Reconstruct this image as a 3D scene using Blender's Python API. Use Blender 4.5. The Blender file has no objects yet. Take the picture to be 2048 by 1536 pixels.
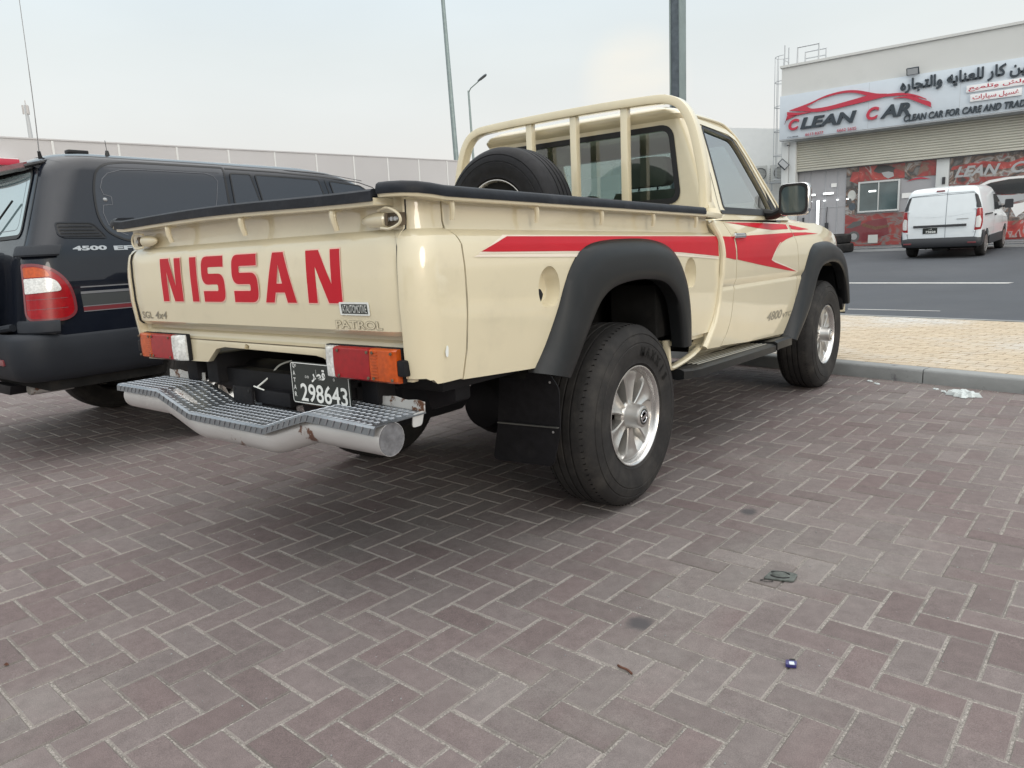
import bpy, bmesh, math, random
from mathutils import Vector, Matrix
random.seed(7)
R = math.radians
SC = bpy.context.scene
COL = SC.collection

# ------------------------------------------------------------------ camera
cam_d = bpy.data.cameras.new('camera'); cam = bpy.data.objects.new('camera', cam_d); COL.objects.link(cam)
cam_d.sensor_width = 36.0; cam_d.lens = 25.656; cam_d.clip_end = 3000; cam_d.clip_start = 0.02
_r = Vector((0.78936374, 0.61215033, -0.04665672)); _u = Vector((-0.07527671, 0.17193205, 0.98222848)); _f = Vector((-0.60929328, 0.77182338, -0.18179759))
cam.matrix_world = Matrix(((_r.x, _u.x, -_f.x, 2.39423), (_r.y, _u.y, -_f.y, -2.76466), (_r.z, _u.z, -_f.z, 1.14227), (0, 0, 0, 1)))
SC.camera = cam

# ------------------------------------------------------------------ world: hazy evening sky
SUN_EL, SUN_AZ = R(15), R(118)          # azimuth measured clockwise from +y
w = bpy.data.worlds.new('World'); SC.world = w; w.use_nodes = True
nt = w.node_tree; nt.nodes.clear()
def N(t, **k):
    n = nt.nodes.new(t)
    for a, b in k.items(): setattr(n, a, b)
    return n
out = N('ShaderNodeOutputWorld'); bg = N('ShaderNodeBackground')
sky = N('ShaderNodeTexSky', sky_type='NISHITA'); sky.sun_disc = False; sky.sun_elevation = SUN_EL; sky.sun_rotation = SUN_AZ
sky.dust_density = 5.0; sky.air_density = 1.2
sc_ = N('ShaderNodeVectorMath', operation='SCALE'); sc_.inputs['Scale'].default_value = 0.10
tc = N('ShaderNodeTexCoord'); sep = N('ShaderNodeSeparateXYZ')
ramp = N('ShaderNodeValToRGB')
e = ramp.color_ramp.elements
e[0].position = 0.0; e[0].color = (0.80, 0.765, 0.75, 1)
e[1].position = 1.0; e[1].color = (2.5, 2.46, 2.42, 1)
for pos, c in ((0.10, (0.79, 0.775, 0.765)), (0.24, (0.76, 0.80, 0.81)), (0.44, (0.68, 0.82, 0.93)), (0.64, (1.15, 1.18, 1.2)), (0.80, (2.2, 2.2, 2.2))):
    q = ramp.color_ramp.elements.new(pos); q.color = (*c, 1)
cl = N('ShaderNodeTexNoise'); cl.inputs['Scale'].default_value = 2.2; cl.inputs['Detail'].default_value = 4; cl.inputs['Roughness'].default_value = 0.5
mp = N('ShaderNodeMapping'); mp.inputs['Scale'].default_value = (1, 1, 3.2)
clr = N('ShaderNodeMapRange'); clr.inputs[1].default_value = 0.35; clr.inputs[2].default_value = 0.7; clr.inputs[3].default_value = 0.97; clr.inputs[4].default_value = 1.04
mixs = N('ShaderNodeMix', data_type='RGBA'); mixs.inputs[0].default_value = 0.86
mul = N('ShaderNodeVectorMath', operation='SCALE')
# a warm glow on a thin cloud low over the truck
dot = N('ShaderNodeVectorMath', operation='DOT_PRODUCT'); _g = Vector((-0.4646, 0.8636, 0.1958)).normalized(); dot.inputs[1].default_value = _g
gl = N('ShaderNodeMapRange', interpolation_type='SMOOTHSTEP'); gl.inputs[1].default_value = 0.9970; gl.inputs[2].default_value = 0.9998; gl.inputs[3].default_value = 0; gl.inputs[4].default_value = 0.55
cl2 = N('ShaderNodeTexNoise'); cl2.inputs['Scale'].default_value = 9; cl2.inputs['Detail'].default_value = 5
glm = N('ShaderNodeMath', operation='MULTIPLY'); mixg = N('ShaderNodeMix', data_type='RGBA'); mixg.inputs[7].default_value = (1.05, 0.93, 0.76, 1)
L = nt.links.new
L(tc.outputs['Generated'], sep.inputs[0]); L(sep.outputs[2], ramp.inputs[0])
L(tc.outputs['Generated'], mp.inputs[0]); L(mp.outputs[0], cl.inputs[0]); L(cl.outputs[0], clr.inputs[0])
L(tc.outputs['Generated'], dot.inputs[0]); L(dot.outputs['Value'], gl.inputs[0]); L(mp.outputs[0], cl2.inputs[0])
L(gl.outputs[0], glm.inputs[0]); L(cl2.outputs[0], glm.inputs[1])
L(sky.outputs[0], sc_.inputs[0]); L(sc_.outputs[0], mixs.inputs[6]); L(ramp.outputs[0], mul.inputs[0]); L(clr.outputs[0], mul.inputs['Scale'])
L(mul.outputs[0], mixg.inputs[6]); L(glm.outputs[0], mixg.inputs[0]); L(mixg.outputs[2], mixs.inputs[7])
# the sky opposite the view, around the low sun behind the haze, is the brighter half
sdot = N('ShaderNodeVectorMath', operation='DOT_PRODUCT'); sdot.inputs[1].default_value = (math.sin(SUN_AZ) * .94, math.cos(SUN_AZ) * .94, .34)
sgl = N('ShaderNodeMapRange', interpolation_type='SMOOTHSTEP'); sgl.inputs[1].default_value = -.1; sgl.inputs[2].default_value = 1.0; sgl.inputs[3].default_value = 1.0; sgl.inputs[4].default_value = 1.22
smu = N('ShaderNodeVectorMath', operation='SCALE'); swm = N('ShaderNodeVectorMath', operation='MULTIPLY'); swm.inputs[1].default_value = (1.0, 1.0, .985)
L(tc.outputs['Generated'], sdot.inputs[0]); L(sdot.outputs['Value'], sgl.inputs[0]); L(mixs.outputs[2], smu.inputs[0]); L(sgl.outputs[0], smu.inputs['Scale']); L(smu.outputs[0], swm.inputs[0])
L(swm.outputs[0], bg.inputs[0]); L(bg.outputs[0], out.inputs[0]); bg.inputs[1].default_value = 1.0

sun_d = bpy.data.lights.new('sun', 'SUN'); sun = bpy.data.objects.new('sun', sun_d); COL.objects.link(sun)
sun_d.energy = .65; sun_d.angle = R(22); sun_d.color = (1.0, 0.95, 0.88)
sd = Vector((math.sin(SUN_AZ) * math.cos(SUN_EL), math.cos(SUN_AZ) * math.cos(SUN_EL), math.sin(SUN_EL)))
sun.rotation_euler = sd.to_track_quat('Z', 'Y').to_euler()
SC.view_settings.view_transform = 'Standard'; SC.view_settings.look = 'None'; SC.view_settings.exposure = 0.24; SC.view_settings.gamma = 1.0
SC.view_settings.use_curve_mapping = False
SC.cycles.max_bounces = 6; SC.cycles.transparent_max_bounces = 8

# ------------------------------------------------------------------ materials
MATS = {}
def mat(name, base=(.5, .5, .5), rough=.5, metal=0, coat=0, var=0, vscale=6, dirt=None, dscale=3, dlo=.5, dhi=.7, damt=1, bump=0, bscale=40,
        emit=None, es=0, spec=.5, rvar=0, alpha=1, island=0, obj=True, dstretch=None):
    m = bpy.data.materials.new(name); m.use_nodes = True; t = m.node_tree; b = t.nodes['Principled BSDF']
    b.inputs['Base Color'].default_value = (*base, 1); b.inputs['Roughness'].default_value = rough; b.inputs['Metallic'].default_value = metal
    b.inputs['Coat Weight'].default_value = coat; b.inputs['Coat Roughness'].default_value = .03; b.inputs['Coat IOR'].default_value = 1.65 if name == 'cream' else 1.5; b.inputs['Specular IOR Level'].default_value = spec
    b.inputs['Alpha'].default_value = alpha
    if emit: b.inputs['Emission Color'].default_value = (*emit, 1); b.inputs['Emission Strength'].default_value = es
    def n(ty, **k):
        q = t.nodes.new(ty)
        for a, c in k.items(): setattr(q, a, c)
        return q
    l = t.links.new
    tcn = n('ShaderNodeTexCoord'); src = tcn.outputs['Object']
    col = None
    if var or island:
        hsv = n('ShaderNodeHueSaturation'); hsv.inputs['Color'].default_value = (*base, 1)
        ad = n('ShaderNodeMath', operation='ADD'); ad.inputs[0].default_value = 1.0
        if var:
            no = n('ShaderNodeTexNoise'); no.inputs['Scale'].default_value = vscale; no.inputs['Detail'].default_value = 6; l(src, no.inputs[0])
            mr = n('ShaderNodeMapRange'); mr.inputs[1].default_value = .3; mr.inputs[2].default_value = .7; mr.inputs[3].default_value = -var; mr.inputs[4].default_value = var
            l(no.outputs[0], mr.inputs[0]); l(mr.outputs[0], ad.inputs[0 if not island else 1])
            if not island: ad.inputs[1].default_value = 1.0
        if island:
            g = n('ShaderNodeNewGeometry'); mr2 = n('ShaderNodeMapRange'); mr2.inputs[3].default_value = 1 - island; mr2.inputs[4].default_value = 1 + island
            l(g.outputs['Random Per Island'], mr2.inputs[0]); l(mr2.outputs[0], ad.inputs[0])
            if not var: ad.inputs[1].default_value = 0
            sm = n('ShaderNodeMath', operation='MULTIPLY'); sm.inputs[1].default_value = 7.13; fr = n('ShaderNodeMath', operation='FRACT')
            l(g.outputs['Random Per Island'], sm.inputs[0]); l(sm.outputs[0], fr.inputs[0])
            mr3 = n('ShaderNodeMapRange'); mr3.inputs[3].default_value = .45; mr3.inputs[4].default_value = 1.35; l(fr.outputs[0], mr3.inputs[0]); l(mr3.outputs[0], hsv.inputs['Saturation'])
        l(ad.outputs[0], hsv.inputs['Value']); col = hsv.outputs[0]
    if dirt:
        d = n('ShaderNodeTexNoise'); d.inputs['Scale'].default_value = dscale; d.inputs['Detail'].default_value = 8; d.inputs['Roughness'].default_value = .65
        if dstretch:
            mpn = n('ShaderNodeMapping'); mpn.inputs['Scale'].default_value = dstretch; l(src, mpn.inputs[0]); l(mpn.outputs[0], d.inputs[0])
        else: l(src, d.inputs[0])
        dr = n('ShaderNodeMapRange', interpolation_type='SMOOTHSTEP'); dr.inputs[1].default_value = dlo; dr.inputs[2].default_value = dhi; dr.inputs[4].default_value = damt
        l(d.outputs[0], dr.inputs[0]); mx = n('ShaderNodeMix', data_type='RGBA'); mx.inputs[7].default_value = (*dirt, 1)
        if col: l(col, mx.inputs[6])
        else: mx.inputs[6].default_value = (*base, 1)
        l(dr.outputs[0], mx.inputs[0]); col = mx.outputs[2]
        if coat: 
            mr4 = n('ShaderNodeMapRange'); mr4.inputs[3].default_value = coat; mr4.inputs[4].default_value = coat * .4; l(dr.outputs[0], mr4.inputs[0]); l(mr4.outputs[0], b.inputs['Coat Weight'])
    if col: l(col, b.inputs['Base Color'])
    if rvar:
        no = n('ShaderNodeTexNoise'); no.inputs['Scale'].default_value = vscale * 1.7; no.inputs['Detail'].default_value = 5; l(src, no.inputs[0])
        mr = n('ShaderNodeMapRange'); mr.inputs[3].default_value = max(0, rough - rvar); mr.inputs[4].default_value = rough + rvar; l(no.outputs[0], mr.inputs[0]); l(mr.outputs[0], b.inputs['Roughness'])
    if bump:
        no = n('ShaderNodeTexNoise'); no.inputs['Scale'].default_value = bscale; no.inputs['Detail'].default_value = 6; l(src, no.inputs[0])
        bp = n('ShaderNodeBump'); bp.inputs['Strength'].default_value = 1; bp.inputs['Distance'].default_value = bump; l(no.outputs[0], bp.inputs['Height']); l(bp.outputs[0], b.inputs['Normal'])
    MATS[name] = m; return m
def glassmat(name, tint, rough=.0, ior=1.5, boost=0):
    m = bpy.data.materials.new(name); m.use_nodes = True; t = m.node_tree; t.nodes.clear()
    o = t.nodes.new('ShaderNodeOutputMaterial'); tr = t.nodes.new('ShaderNodeBsdfTransparent'); gl_ = t.nodes.new('ShaderNodeBsdfGlossy'); f = t.nodes.new('ShaderNodeFresnel'); mx = t.nodes.new('ShaderNodeMixShader')
    tr.inputs[0].default_value = (*tint, 1); gl_.inputs['Roughness'].default_value = rough; f.inputs[0].default_value = ior
    ad = t.nodes.new('ShaderNodeMath'); ad.inputs[1].default_value = boost; ad.use_clamp = True
    t.links.new(f.outputs[0], ad.inputs[0]); t.links.new(ad.outputs[0], mx.inputs[0]); t.links.new(tr.outputs[0], mx.inputs[1]); t.links.new(gl_.outputs[0], mx.inputs[2]); t.links.new(mx.outputs[0], o.inputs[0])
    MATS[name] = m; return m
M = MATS
CREAM = (.66, .59, .42)
mat('cream', CREAM, .38, coat=1.0, var=.025, vscale=2.5, dirt=(.50, .45, .33), dscale=7, dlo=.50, dhi=.80, damt=.45, bump=.0022, bscale=2.4)
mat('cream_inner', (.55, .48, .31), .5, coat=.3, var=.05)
mat('red_paint', (.46, .006, .018), .5, spec=.25, coat=.16, var=.05)
mat('pink_edge', (.78, .47, .40), .5, coat=.3)
mat('pale_decal', (.74, .66, .56), .4, coat=.7)
mat('black_rubber', (.009, .009, .011), .6, spec=.25, var=.3, vscale=30, dirt=(.04, .038, .038), dscale=9, dlo=.5, dhi=.9, damt=.5, bump=.0006, bscale=120)
mat('rail_cap', (.010, .012, .017), .5, spec=.25, var=.3, vscale=14, dirt=(.05, .05, .055), dscale=6, dlo=.5, dhi=.8, damt=.6, bump=.001, bscale=60)
mat('flare_black', (.010, .011, .012), .40, spec=.32, var=.15, vscale=3, dirt=(.03, .03, .032), dscale=4, dlo=.5, dhi=.9, damt=.6, rvar=.07)
mat('flare_grey', (.085, .087, .082), .42, var=.1, vscale=3, dirt=(.14, .14, .13), dscale=3, dlo=.4, dhi=.8, damt=.5)
mat('tyre', (.020, .019, .019), .75, spec=.3, var=.2, vscale=25, dirt=(.058, .053, .048), dscale=7, dlo=.42, dhi=.8, damt=.75, bump=.0007, bscale=150)
mat('tyre_letter', (.003, .003, .003), .5, spec=.2)
mat('alloy', (.50, .49, .47), .34, metal=.85, var=.08, vscale=9, dirt=(.42, .38, .33), dscale=8, dlo=.5, dhi=.9, damt=.6)
mat('alloy_lip', (.62, .61, .60), .25, metal=.85, var=.06, dirt=(.35, .31, .27), dscale=14, dlo=.6, dhi=.8, damt=.6)
mat('chrome', (.75, .76, .78), .08, metal=1)
mat('dark', (.010, .010, .011), .7)
mat('under', (.010, .010, .010), .85, spec=.15, var=.4, vscale=8, dirt=(.035, .03, .026), dscale=6, dlo=.5, dhi=.85, damt=.6)
mat('chassis', (.008, .008, .010), .6, spec=.25, var=.3, vscale=8, dirt=(.03, .027, .025), dscale=5, dlo=.5, dhi=.85, damt=.6)
mat('rusty', (.16, .085, .055), .85, var=.3, vscale=20, dirt=(.10, .09, .08), dscale=10)
mat('silver_paint', (.56, .555, .55), .36, metal=.45, coat=.2, var=.06, vscale=5, dirt=(.15, .06, .03), dscale=9, dlo=.61, dhi=.65, damt=.95)
mat('tread_plate', (.27, .295, .32), .36, metal=.9, var=.15, vscale=12, dirt=(.16, .12, .10), dscale=14, dlo=.72, dhi=.8, damt=.6)
mat('tread_bar', (.42, .44, .47), .35, metal=.9, var=.08)
mat('plate_flange', (.62, .62, .61), .5, metal=.3, var=.1, dirt=(.16, .07, .035), dscale=16, dlo=.54, dhi=.6)
mat('pipe_end', (.16, .16, .17), .7, metal=.2, var=.35, vscale=30, bump=.004, bscale=60)
mat('lens_red', (.28, .002, .007), .3, coat=.3, var=.15, vscale=50)
mat('lens_amber', (.44, .065, .004), .3, coat=.35, var=.2, vscale=60)
mat('lens_clear', (.62, .63, .62), .22, coat=1.0, var=.22, vscale=90)
mat('plate_black', (.012, .018, .016), .4, coat=.3)
mat('white_paint', (.78, .78, .77), .5)
mat('plate_white', (.70, .72, .70), .5)
mat('badge_grey', (.22, .20, .15), .4, coat=.4)
mat('badge_silver', (.42, .43, .44), .3, metal=.6)
mat('grime', (.10, .075, .05), .8, var=.3, vscale=20)
mat('seat', (.27, .25, .20), .8, var=.1, vscale=10)
mat('cabin', (.10, .10, .10), .8)
mat('suv_black', (.005, .007, .013), .3, spec=.1, coat=.85, var=.1, vscale=2, dirt=(.014, .017, .024), dscale=2, dlo=.4, dhi=.8, damt=.6)
mat('suv_glass', (.020, .024, .033), .16, coat=.25, spec=.45)
mat('suv_seal', (.006, .006, .007), .5)
mat('suv_line', (.11, .115, .13), .5)
mat('suv_trim', (.015, .018, .024), .6, spec=.3, var=.1, bump=.0003, bscale=300)
mat('suv_rear_glass', (.30, .42, .45), .05, metal=.55, coat=1.0)
mat('suv_stripe_silver', (.30, .31, .33), .3, metal=.5)
mat('suv_stripe_grey', (.055, .06, .062), .35, coat=.6)
mat('suv_stripe_red', (.16, .028, .035), .35, coat=.6)
mat('van_white', (.72, .77, .80), .4, coat=.8, var=.02)
mat('van_dark', (.035, .037, .042), .6)
mat('van_glass', (.015, .018, .02), .08, coat=.8)
mat('asphalt', (.052, .058, .068), .85, var=.10, vscale=1.2, dirt=(.075, .08, .088), dscale=.35, dlo=.45, dhi=.75, damt=.7, bump=.004, bscale=60)
mat('apron', (.19, .20, .205), .8, var=.12, vscale=.8, dirt=(.11, .11, .11), dscale=.8, dlo=.5, dhi=.7, damt=.8, bump=.003, bscale=30)
mat('ground_sand', (.26, .23, .19), .95, var=.1)
mat('road_paint', (.55, .55, .53), .7, var=.1, dirt=(.15, .15, .15), dscale=9, dlo=.60, dhi=.75)
mat('joint_sand', (.255, .235, .215), .95, var=.55, vscale=190, bump=.004, bscale=260, dirt=(.16, .145, .13), dscale=30, dlo=.52, dhi=.62, damt=.7)
mat('kerb', (.23, .24, .24), .85, var=.14, vscale=4, dirt=(.07, .065, .08), dscale=6, dlo=.56, dhi=.68, damt=.7, bump=.002, bscale=60)
mat('galv_dark', (.085, .105, .125), .55, metal=.2, var=.25, vscale=14)
mat('galv', (.22, .27, .27), .5, metal=.3, var=.1)
mat('galv_pale', (.42, .44, .46), .5)
mat('wall_pale', (.49, .475, .475), .85, var=.05, vscale=.3)
mat('wall_joint', (.66, .66, .65), .8)
mat('shop_wall', (.56, .57, .56), .85, var=.04, vscale=.6, dirt=(.48, .49, .48), dscale=.7, dlo=.5, dhi=.8, damt=.6)
mat('sign_face', (.56, .62, .68), .35, coat=.3, var=.02)
mat('sign_dark', (.03, .042, .055), .4)
mat('sign_red', (.45, .02, .05), .35, coat=.3)
mat('sign_white', (.75, .75, .76), .45)
mat('shutter', (.47, .46, .40), .5, var=.05, vscale=2)
mat('shutter_dark', (.20, .19, .17), .6)
mat('panel_grey', (.33, .33, .35), .28, coat=.5, var=.06, vscale=.8)
mat('frame_white', (.54, .56, .56), .45)
mat('win_pane', (.07, .10, .105), .06, coat=1.0, var=.4, vscale=1.2)
mat('tube_lamp', (1, 1, 1), .5, emit=(.95, 1, 1), es=2.2)
mat('skin_ac', (.50, .51, .49), .6)
mat('paper', (.48, .52, .52), .8, var=.1, vscale=30)
mat('leaf', (.09, .035, .02), .8)
mat('weathered', (.085, .095, .088), .9, var=.3, vscale=60, bump=.002, bscale=120)
mat('blue_wrap', (.025, .022, .13), .3, coat=.6)
mat('white_bit', (.55, .62, .72), .4)
mat('stain', (.075, .07, .072), .8, var=.3, vscale=25)
glassmat('truck_glass', (.62, .74, .72), 0, 1.5, .10)
glassmat('side_glass', (.50, .58, .57), 0, 1.5, .34)

def paver_mat(name, base, base2, stain, worn=False, stain_pos=(), sscale=.6, slo=.5, shi=.75, samt=.6, isl=.16):
    m = bpy.data.materials.new(name); m.use_nodes = True; t = m.node_tree; b = t.nodes['Principled BSDF']; l = t.links.new
    def n(ty, **k):
        q = t.nodes.new(ty)
        for a, c in k.items(): setattr(q, a, c)
        return q
    tcn = n('ShaderNodeTexCoord'); g = n('ShaderNodeNewGeometry')
    r1 = g.outputs['Random Per Island']
    m1 = n('ShaderNodeMath', operation='MULTIPLY'); m1.inputs[1].default_value = 13.7; f1 = n('ShaderNodeMath', operation='FRACT'); l(r1, m1.inputs[0]); l(m1.outputs[0], f1.inputs[0])
    mx = n('ShaderNodeMix', data_type='RGBA'); mx.inputs[6].default_value = (*base, 1); mx.inputs[7].default_value = (*base2, 1); l(f1.outputs[0], mx.inputs[0])
    big = n('ShaderNodeTexNoise'); big.inputs['Scale'].default_value = sscale; big.inputs['Detail'].default_value = 6; big.inputs['Roughness'].default_value = .6; l(tcn.outputs['Object'], big.inputs[0])
    br = n('ShaderNodeMapRange', interpolation_type='SMOOTHSTEP'); br.inputs[1].default_value = slo; br.inputs[2].default_value = shi; br.inputs[4].default_value = samt; l(big.outputs[0], br.inputs[0])
    mx2 = n('ShaderNodeMix', data_type='RGBA'); mx2.inputs[7].default_value = (*stain, 1); l(br.outputs[0], mx2.inputs[0]); l(mx.outputs[2], mx2.inputs[6])
    # fine aggregate
    fi = n('ShaderNodeTexNoise'); fi.inputs['Scale'].default_value = 420; fi.inputs['Detail'].default_value = 3; l(tcn.outputs['Object'], fi.inputs[0])
    me = n('ShaderNodeTexNoise'); me.inputs['Scale'].default_value = 22; me.inputs['Detail'].default_value = 7; me.inputs['Roughness'].default_value = .7; l(tcn.outputs['Object'], me.inputs[0])
    a1 = n('ShaderNodeMapRange'); a1.inputs[1].default_value = .25; a1.inputs[2].default_value = .75; a1.inputs[3].default_value = .66; a1.inputs[4].default_value = 1.34; l(fi.outputs[0], a1.inputs[0])
    a2 = n('ShaderNodeMapRange'); a2.inputs[1].default_value = .3; a2.inputs[2].default_value = .7; a2.inputs[3].default_value = .84; a2.inputs[4].default_value = 1.16; l(me.outputs[0], a2.inputs[0])
    a3 = n('ShaderNodeMapRange'); a3.inputs[3].default_value = 1 - isl; a3.inputs[4].default_value = 1 + isl; l(r1, a3.inputs[0])
    mu = n('ShaderNodeMath', operation='MULTIPLY'); mu2 = n('ShaderNodeMath', operation='MULTIPLY'); l(a1.outputs[0], mu.inputs[0]); l(a2.outputs[0], mu.inputs[1]); l(mu.outputs[0], mu2.inputs[0]); l(a3.outputs[0], mu2.inputs[1])
    vs = n('ShaderNodeVectorMath', operation='SCALE'); l(mx2.outputs[2], vs.inputs[0]); l(mu2.outputs[0], vs.inputs['Scale'])
    colr = vs.outputs[0]
    for (sx_, sy_, sr_) in stain_pos:       # old oil drips, each with a soft irregular outline
        di = n('ShaderNodeVectorMath', operation='DISTANCE'); di.inputs[1].default_value = (sx_, sy_, 0); l(tcn.outputs['Object'], di.inputs[0])
        ad = n('ShaderNodeMath', operation='MULTIPLY_ADD'); ad.inputs[1].default_value = sr_ * .8; l(me.outputs[0], ad.inputs[0]); l(di.outputs['Value'], ad.inputs[2])
        mr = n('ShaderNodeMapRange', interpolation_type='SMOOTHSTEP'); mr.inputs[1].default_value = sr_ * .8; mr.inputs[2].default_value = sr_ * 1.7; mr.inputs[3].default_value = .8; mr.inputs[4].default_value = 0; l(ad.outputs[0], mr.inputs[0])
        mm = n('ShaderNodeMix', data_type='RGBA'); mm.inputs[7].default_value = (.055, .055, .06, 1); l(mr.outputs[0], mm.inputs[0]); l(colr, mm.inputs[6]); colr = mm.outputs[2]
    l(colr, b.inputs['Base Color']); b.inputs['Roughness'].default_value = .82; b.inputs['Specular IOR Level'].default_value = .3
    bp = n('ShaderNodeBump'); bp.inputs['Distance'].default_value = .0016; bp.inputs['Strength'].default_value = .8; l(mu.outputs[0], bp.inputs['Height']); l(bp.outputs[0], b.inputs['Normal'])
    M[name] = m
paver_mat('paver', (.144, .112, .110), (.158, .136, .132), (.200, .184, .174), stain_pos=((1.40, -.93, .045), (1.34, .15, .04)), sscale=.9, slo=.46, shi=.72, samt=.75, isl=.09)
paver_mat('paver_edge', (.16, .14, .13), (.23, .21, .195), (.27, .25, .235), isl=.2)
paver_mat('walk_paver', (.43, .355, .26), (.45, .38, .285), (.47, .47, .455), sscale=.42, slo=.44, shi=.62, samt=.85, isl=.04)
paver_mat('walk_edge', (.34, .27, .19), (.38, .31, .22), (.4, .39, .37), isl=.05)

# ------------------------------------------------------------------ mesh helpers
def ease(a, b, t): return a + (b - a) * t
def interp(T, q):
    if q <= T[0][0]: return T[0][1]
    for (a, x), (b, y) in zip(T, T[1:]):
        if q <= b: return x + (y - x) * (q - a) / (b - a) if b > a else y
    return T[-1][1]
class MB:
    def __init__(s): s.v = []; s.f = []; s.m = []
    def add(s, vs, fs, mi=0):
        o = len(s.v); s.v += [tuple(q) for q in vs]; s.f += [tuple(i + o for i in f) for f in fs]; s.m += [mi] * len(fs); return s
    def box(s, c, d, rot=None, mi=0):
        h = [x / 2 for x in d]; vs = [Vector((sx * h[0], sy * h[1], sz * h[2])) for sz in (-1, 1) for sy in (-1, 1) for sx in (-1, 1)]
        if rot is not None: vs = [rot @ q for q in vs]
        vs = [q + Vector(c) for q in vs]
        return s.add(vs, [(0, 2, 3, 1), (4, 5, 7, 6), (0, 1, 5, 4), (2, 6, 7, 3), (0, 4, 6, 2), (1, 3, 7, 5)], mi)
    def bb(s, x0, x1, y0, y1, z0, z1, mi=0): return s.box(((x0 + x1) / 2, (y0 + y1) / 2, (z0 + z1) / 2), (x1 - x0, y1 - y0, z1 - z0), mi=mi)
    def loft(s, rings, closed=True, cap=True, mi=0):
        n = len(rings[0]); vs = [q for r_ in rings for q in r_]; fs = []
        for i in range(len(rings) - 1):
            for j in range(n if closed else n - 1):
                k = (j + 1) % n; fs.append((i * n + j, i * n + k, (i + 1) * n + k, (i + 1) * n + j))
        if cap and closed: fs.append(tuple(reversed(range(n)))); fs.append(tuple((len(rings) - 1) * n + j for j in range(n)))
        return s.add(vs, fs, mi)
    def tube(s, path, r, n=12, cap=True, mi=0, sx=1, sy=1, up=None):
        P = [Vector(q) for q in path]; rings = []; prev = None
        for i, q in enumerate(P):
            t = (P[min(i + 1, len(P) - 1)] - P[max(i - 1, 0)]).normalized()
            if prev is None:
                a = Vector(up) if up else (Vector((0, 0, 1)) if abs(t.z) < .9 else Vector((1, 0, 0)))
            else: a = prev
            a = (a - t * a.dot(t)).normalized(); prev = a; b = t.cross(a)
            rr = r[i] if isinstance(r, (list, tuple)) else r
            rings.append([q + a * (rr * sx * math.cos(2 * math.pi * k / n)) + b * (rr * sy * math.sin(2 * math.pi * k / n)) for k in range(n)])
        return s.loft(rings, True, cap, mi)
    def sweep(s, path, sec, up=(0, 0, 1), mi=0, cap=True):
        # sec: list of (a, b): a along side, b along up
        P = [Vector(q) for q in path]; U = Vector(up); rings = []
        for i, q in enumerate(P):
            t0 = (P[i] - P[max(i - 1, 0)]); t1 = (P[min(i + 1, len(P) - 1)] - P[i])
            if t0.length < 1e-9: t0 = t1
            if t1.length < 1e-9: t1 = t0
            t0 = t0.normalized(); t1 = t1.normalized(); t = (t0 + t1).normalized(); k = 1 / max(.4, t.dot(t1))
            sd_ = t.cross(U).normalized()
            rings.append([q + sd_ * (a * k) + U * b for a, b in sec])
        return s.loft(rings, True, cap, mi)
    def prism(s, poly, fn0, fn1, mi=0):
        n = len(poly); vs = [fn0(*q) for q in poly] + [fn1(*q) for q in poly]
        fs = [tuple(range(n)), tuple(reversed(range(n, 2 * n)))] + [(j, j + n, (j + 1) % n + n, (j + 1) % n) for j in range(n)]
        return s.add(vs, fs, mi)
    def lathe(s, prof, c, axis='x', n=48, mi=0, closed=False):
        rings = []
        for (a, r_) in prof:
            ring = []
            for k in range(n):
                t = 2 * math.pi * k / n; u, v = r_ * math.cos(t), r_ * math.sin(t)
                ring.append((c[0] + a, c[1] + u, c[2] + v) if axis == 'x' else ((c[0] + u, c[1] + a, c[2] + v) if axis == 'y' else (c[0] + u, c[1] + v, c[2] + a)))
            rings.append(ring)
        return s.loft(rings, True, not closed, mi)
def link(o, parent=None):
    COL.objects.link(o)
    if parent: o.parent = parent
    return o
def fix(me, ang=35, bevel=0, seg=2, weld=False):
    bm = bmesh.new(); bm.from_mesh(me)
    if weld: bmesh.ops.remove_doubles(bm, verts=bm.verts, dist=1e-5)
    bmesh.ops.recalc_face_normals(bm, faces=bm.faces)
    if bevel:
        ed = [e_ for e_ in bm.edges if len(e_.link_faces) == 2 and e_.calc_face_angle(0) > R(30)]
        bmesh.ops.bevel(bm, geom=ed, offset=bevel, segments=seg, profile=.6, affect='EDGES', clamp_overlap=True)
    bm.to_mesh(me); bm.free()
    if ang:
        for p_ in me.polygons: p_.use_smooth = True
        me.set_sharp_from_angle(angle=R(ang))
def obj(name, mb, mats, parent=None, ang=35, bevel=0, seg=2, weld=False, nofix=False):
    me = bpy.data.meshes.new(name); me.from_pydata(mb.v, [], mb.f)
    for mname in (mats if isinstance(mats, (list, tuple)) else [mats]): me.materials.append(M[mname])
    if len(set(mb.m)) > 1: me.polygons.foreach_set('material_index', mb.m)
    me.update()
    if not nofix: fix(me, ang, bevel, seg, weld)
    o = bpy.data.objects.new(name, me); return link(o, parent)
def empty(name, loc=(0, 0, 0), rz=0):
    o = bpy.data.objects.new(name, None); o.location = loc; o.rotation_euler = (0, 0, rz); o.empty_display_size = .2; COL.objects.link(o); return o
def tag(o, label=None, cat=None, group=None, kind=None):
    if label: o['label'] = label
    if cat: o['category'] = cat
    if group: o['group'] = group
    if kind: o['kind'] = kind
    return o
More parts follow.
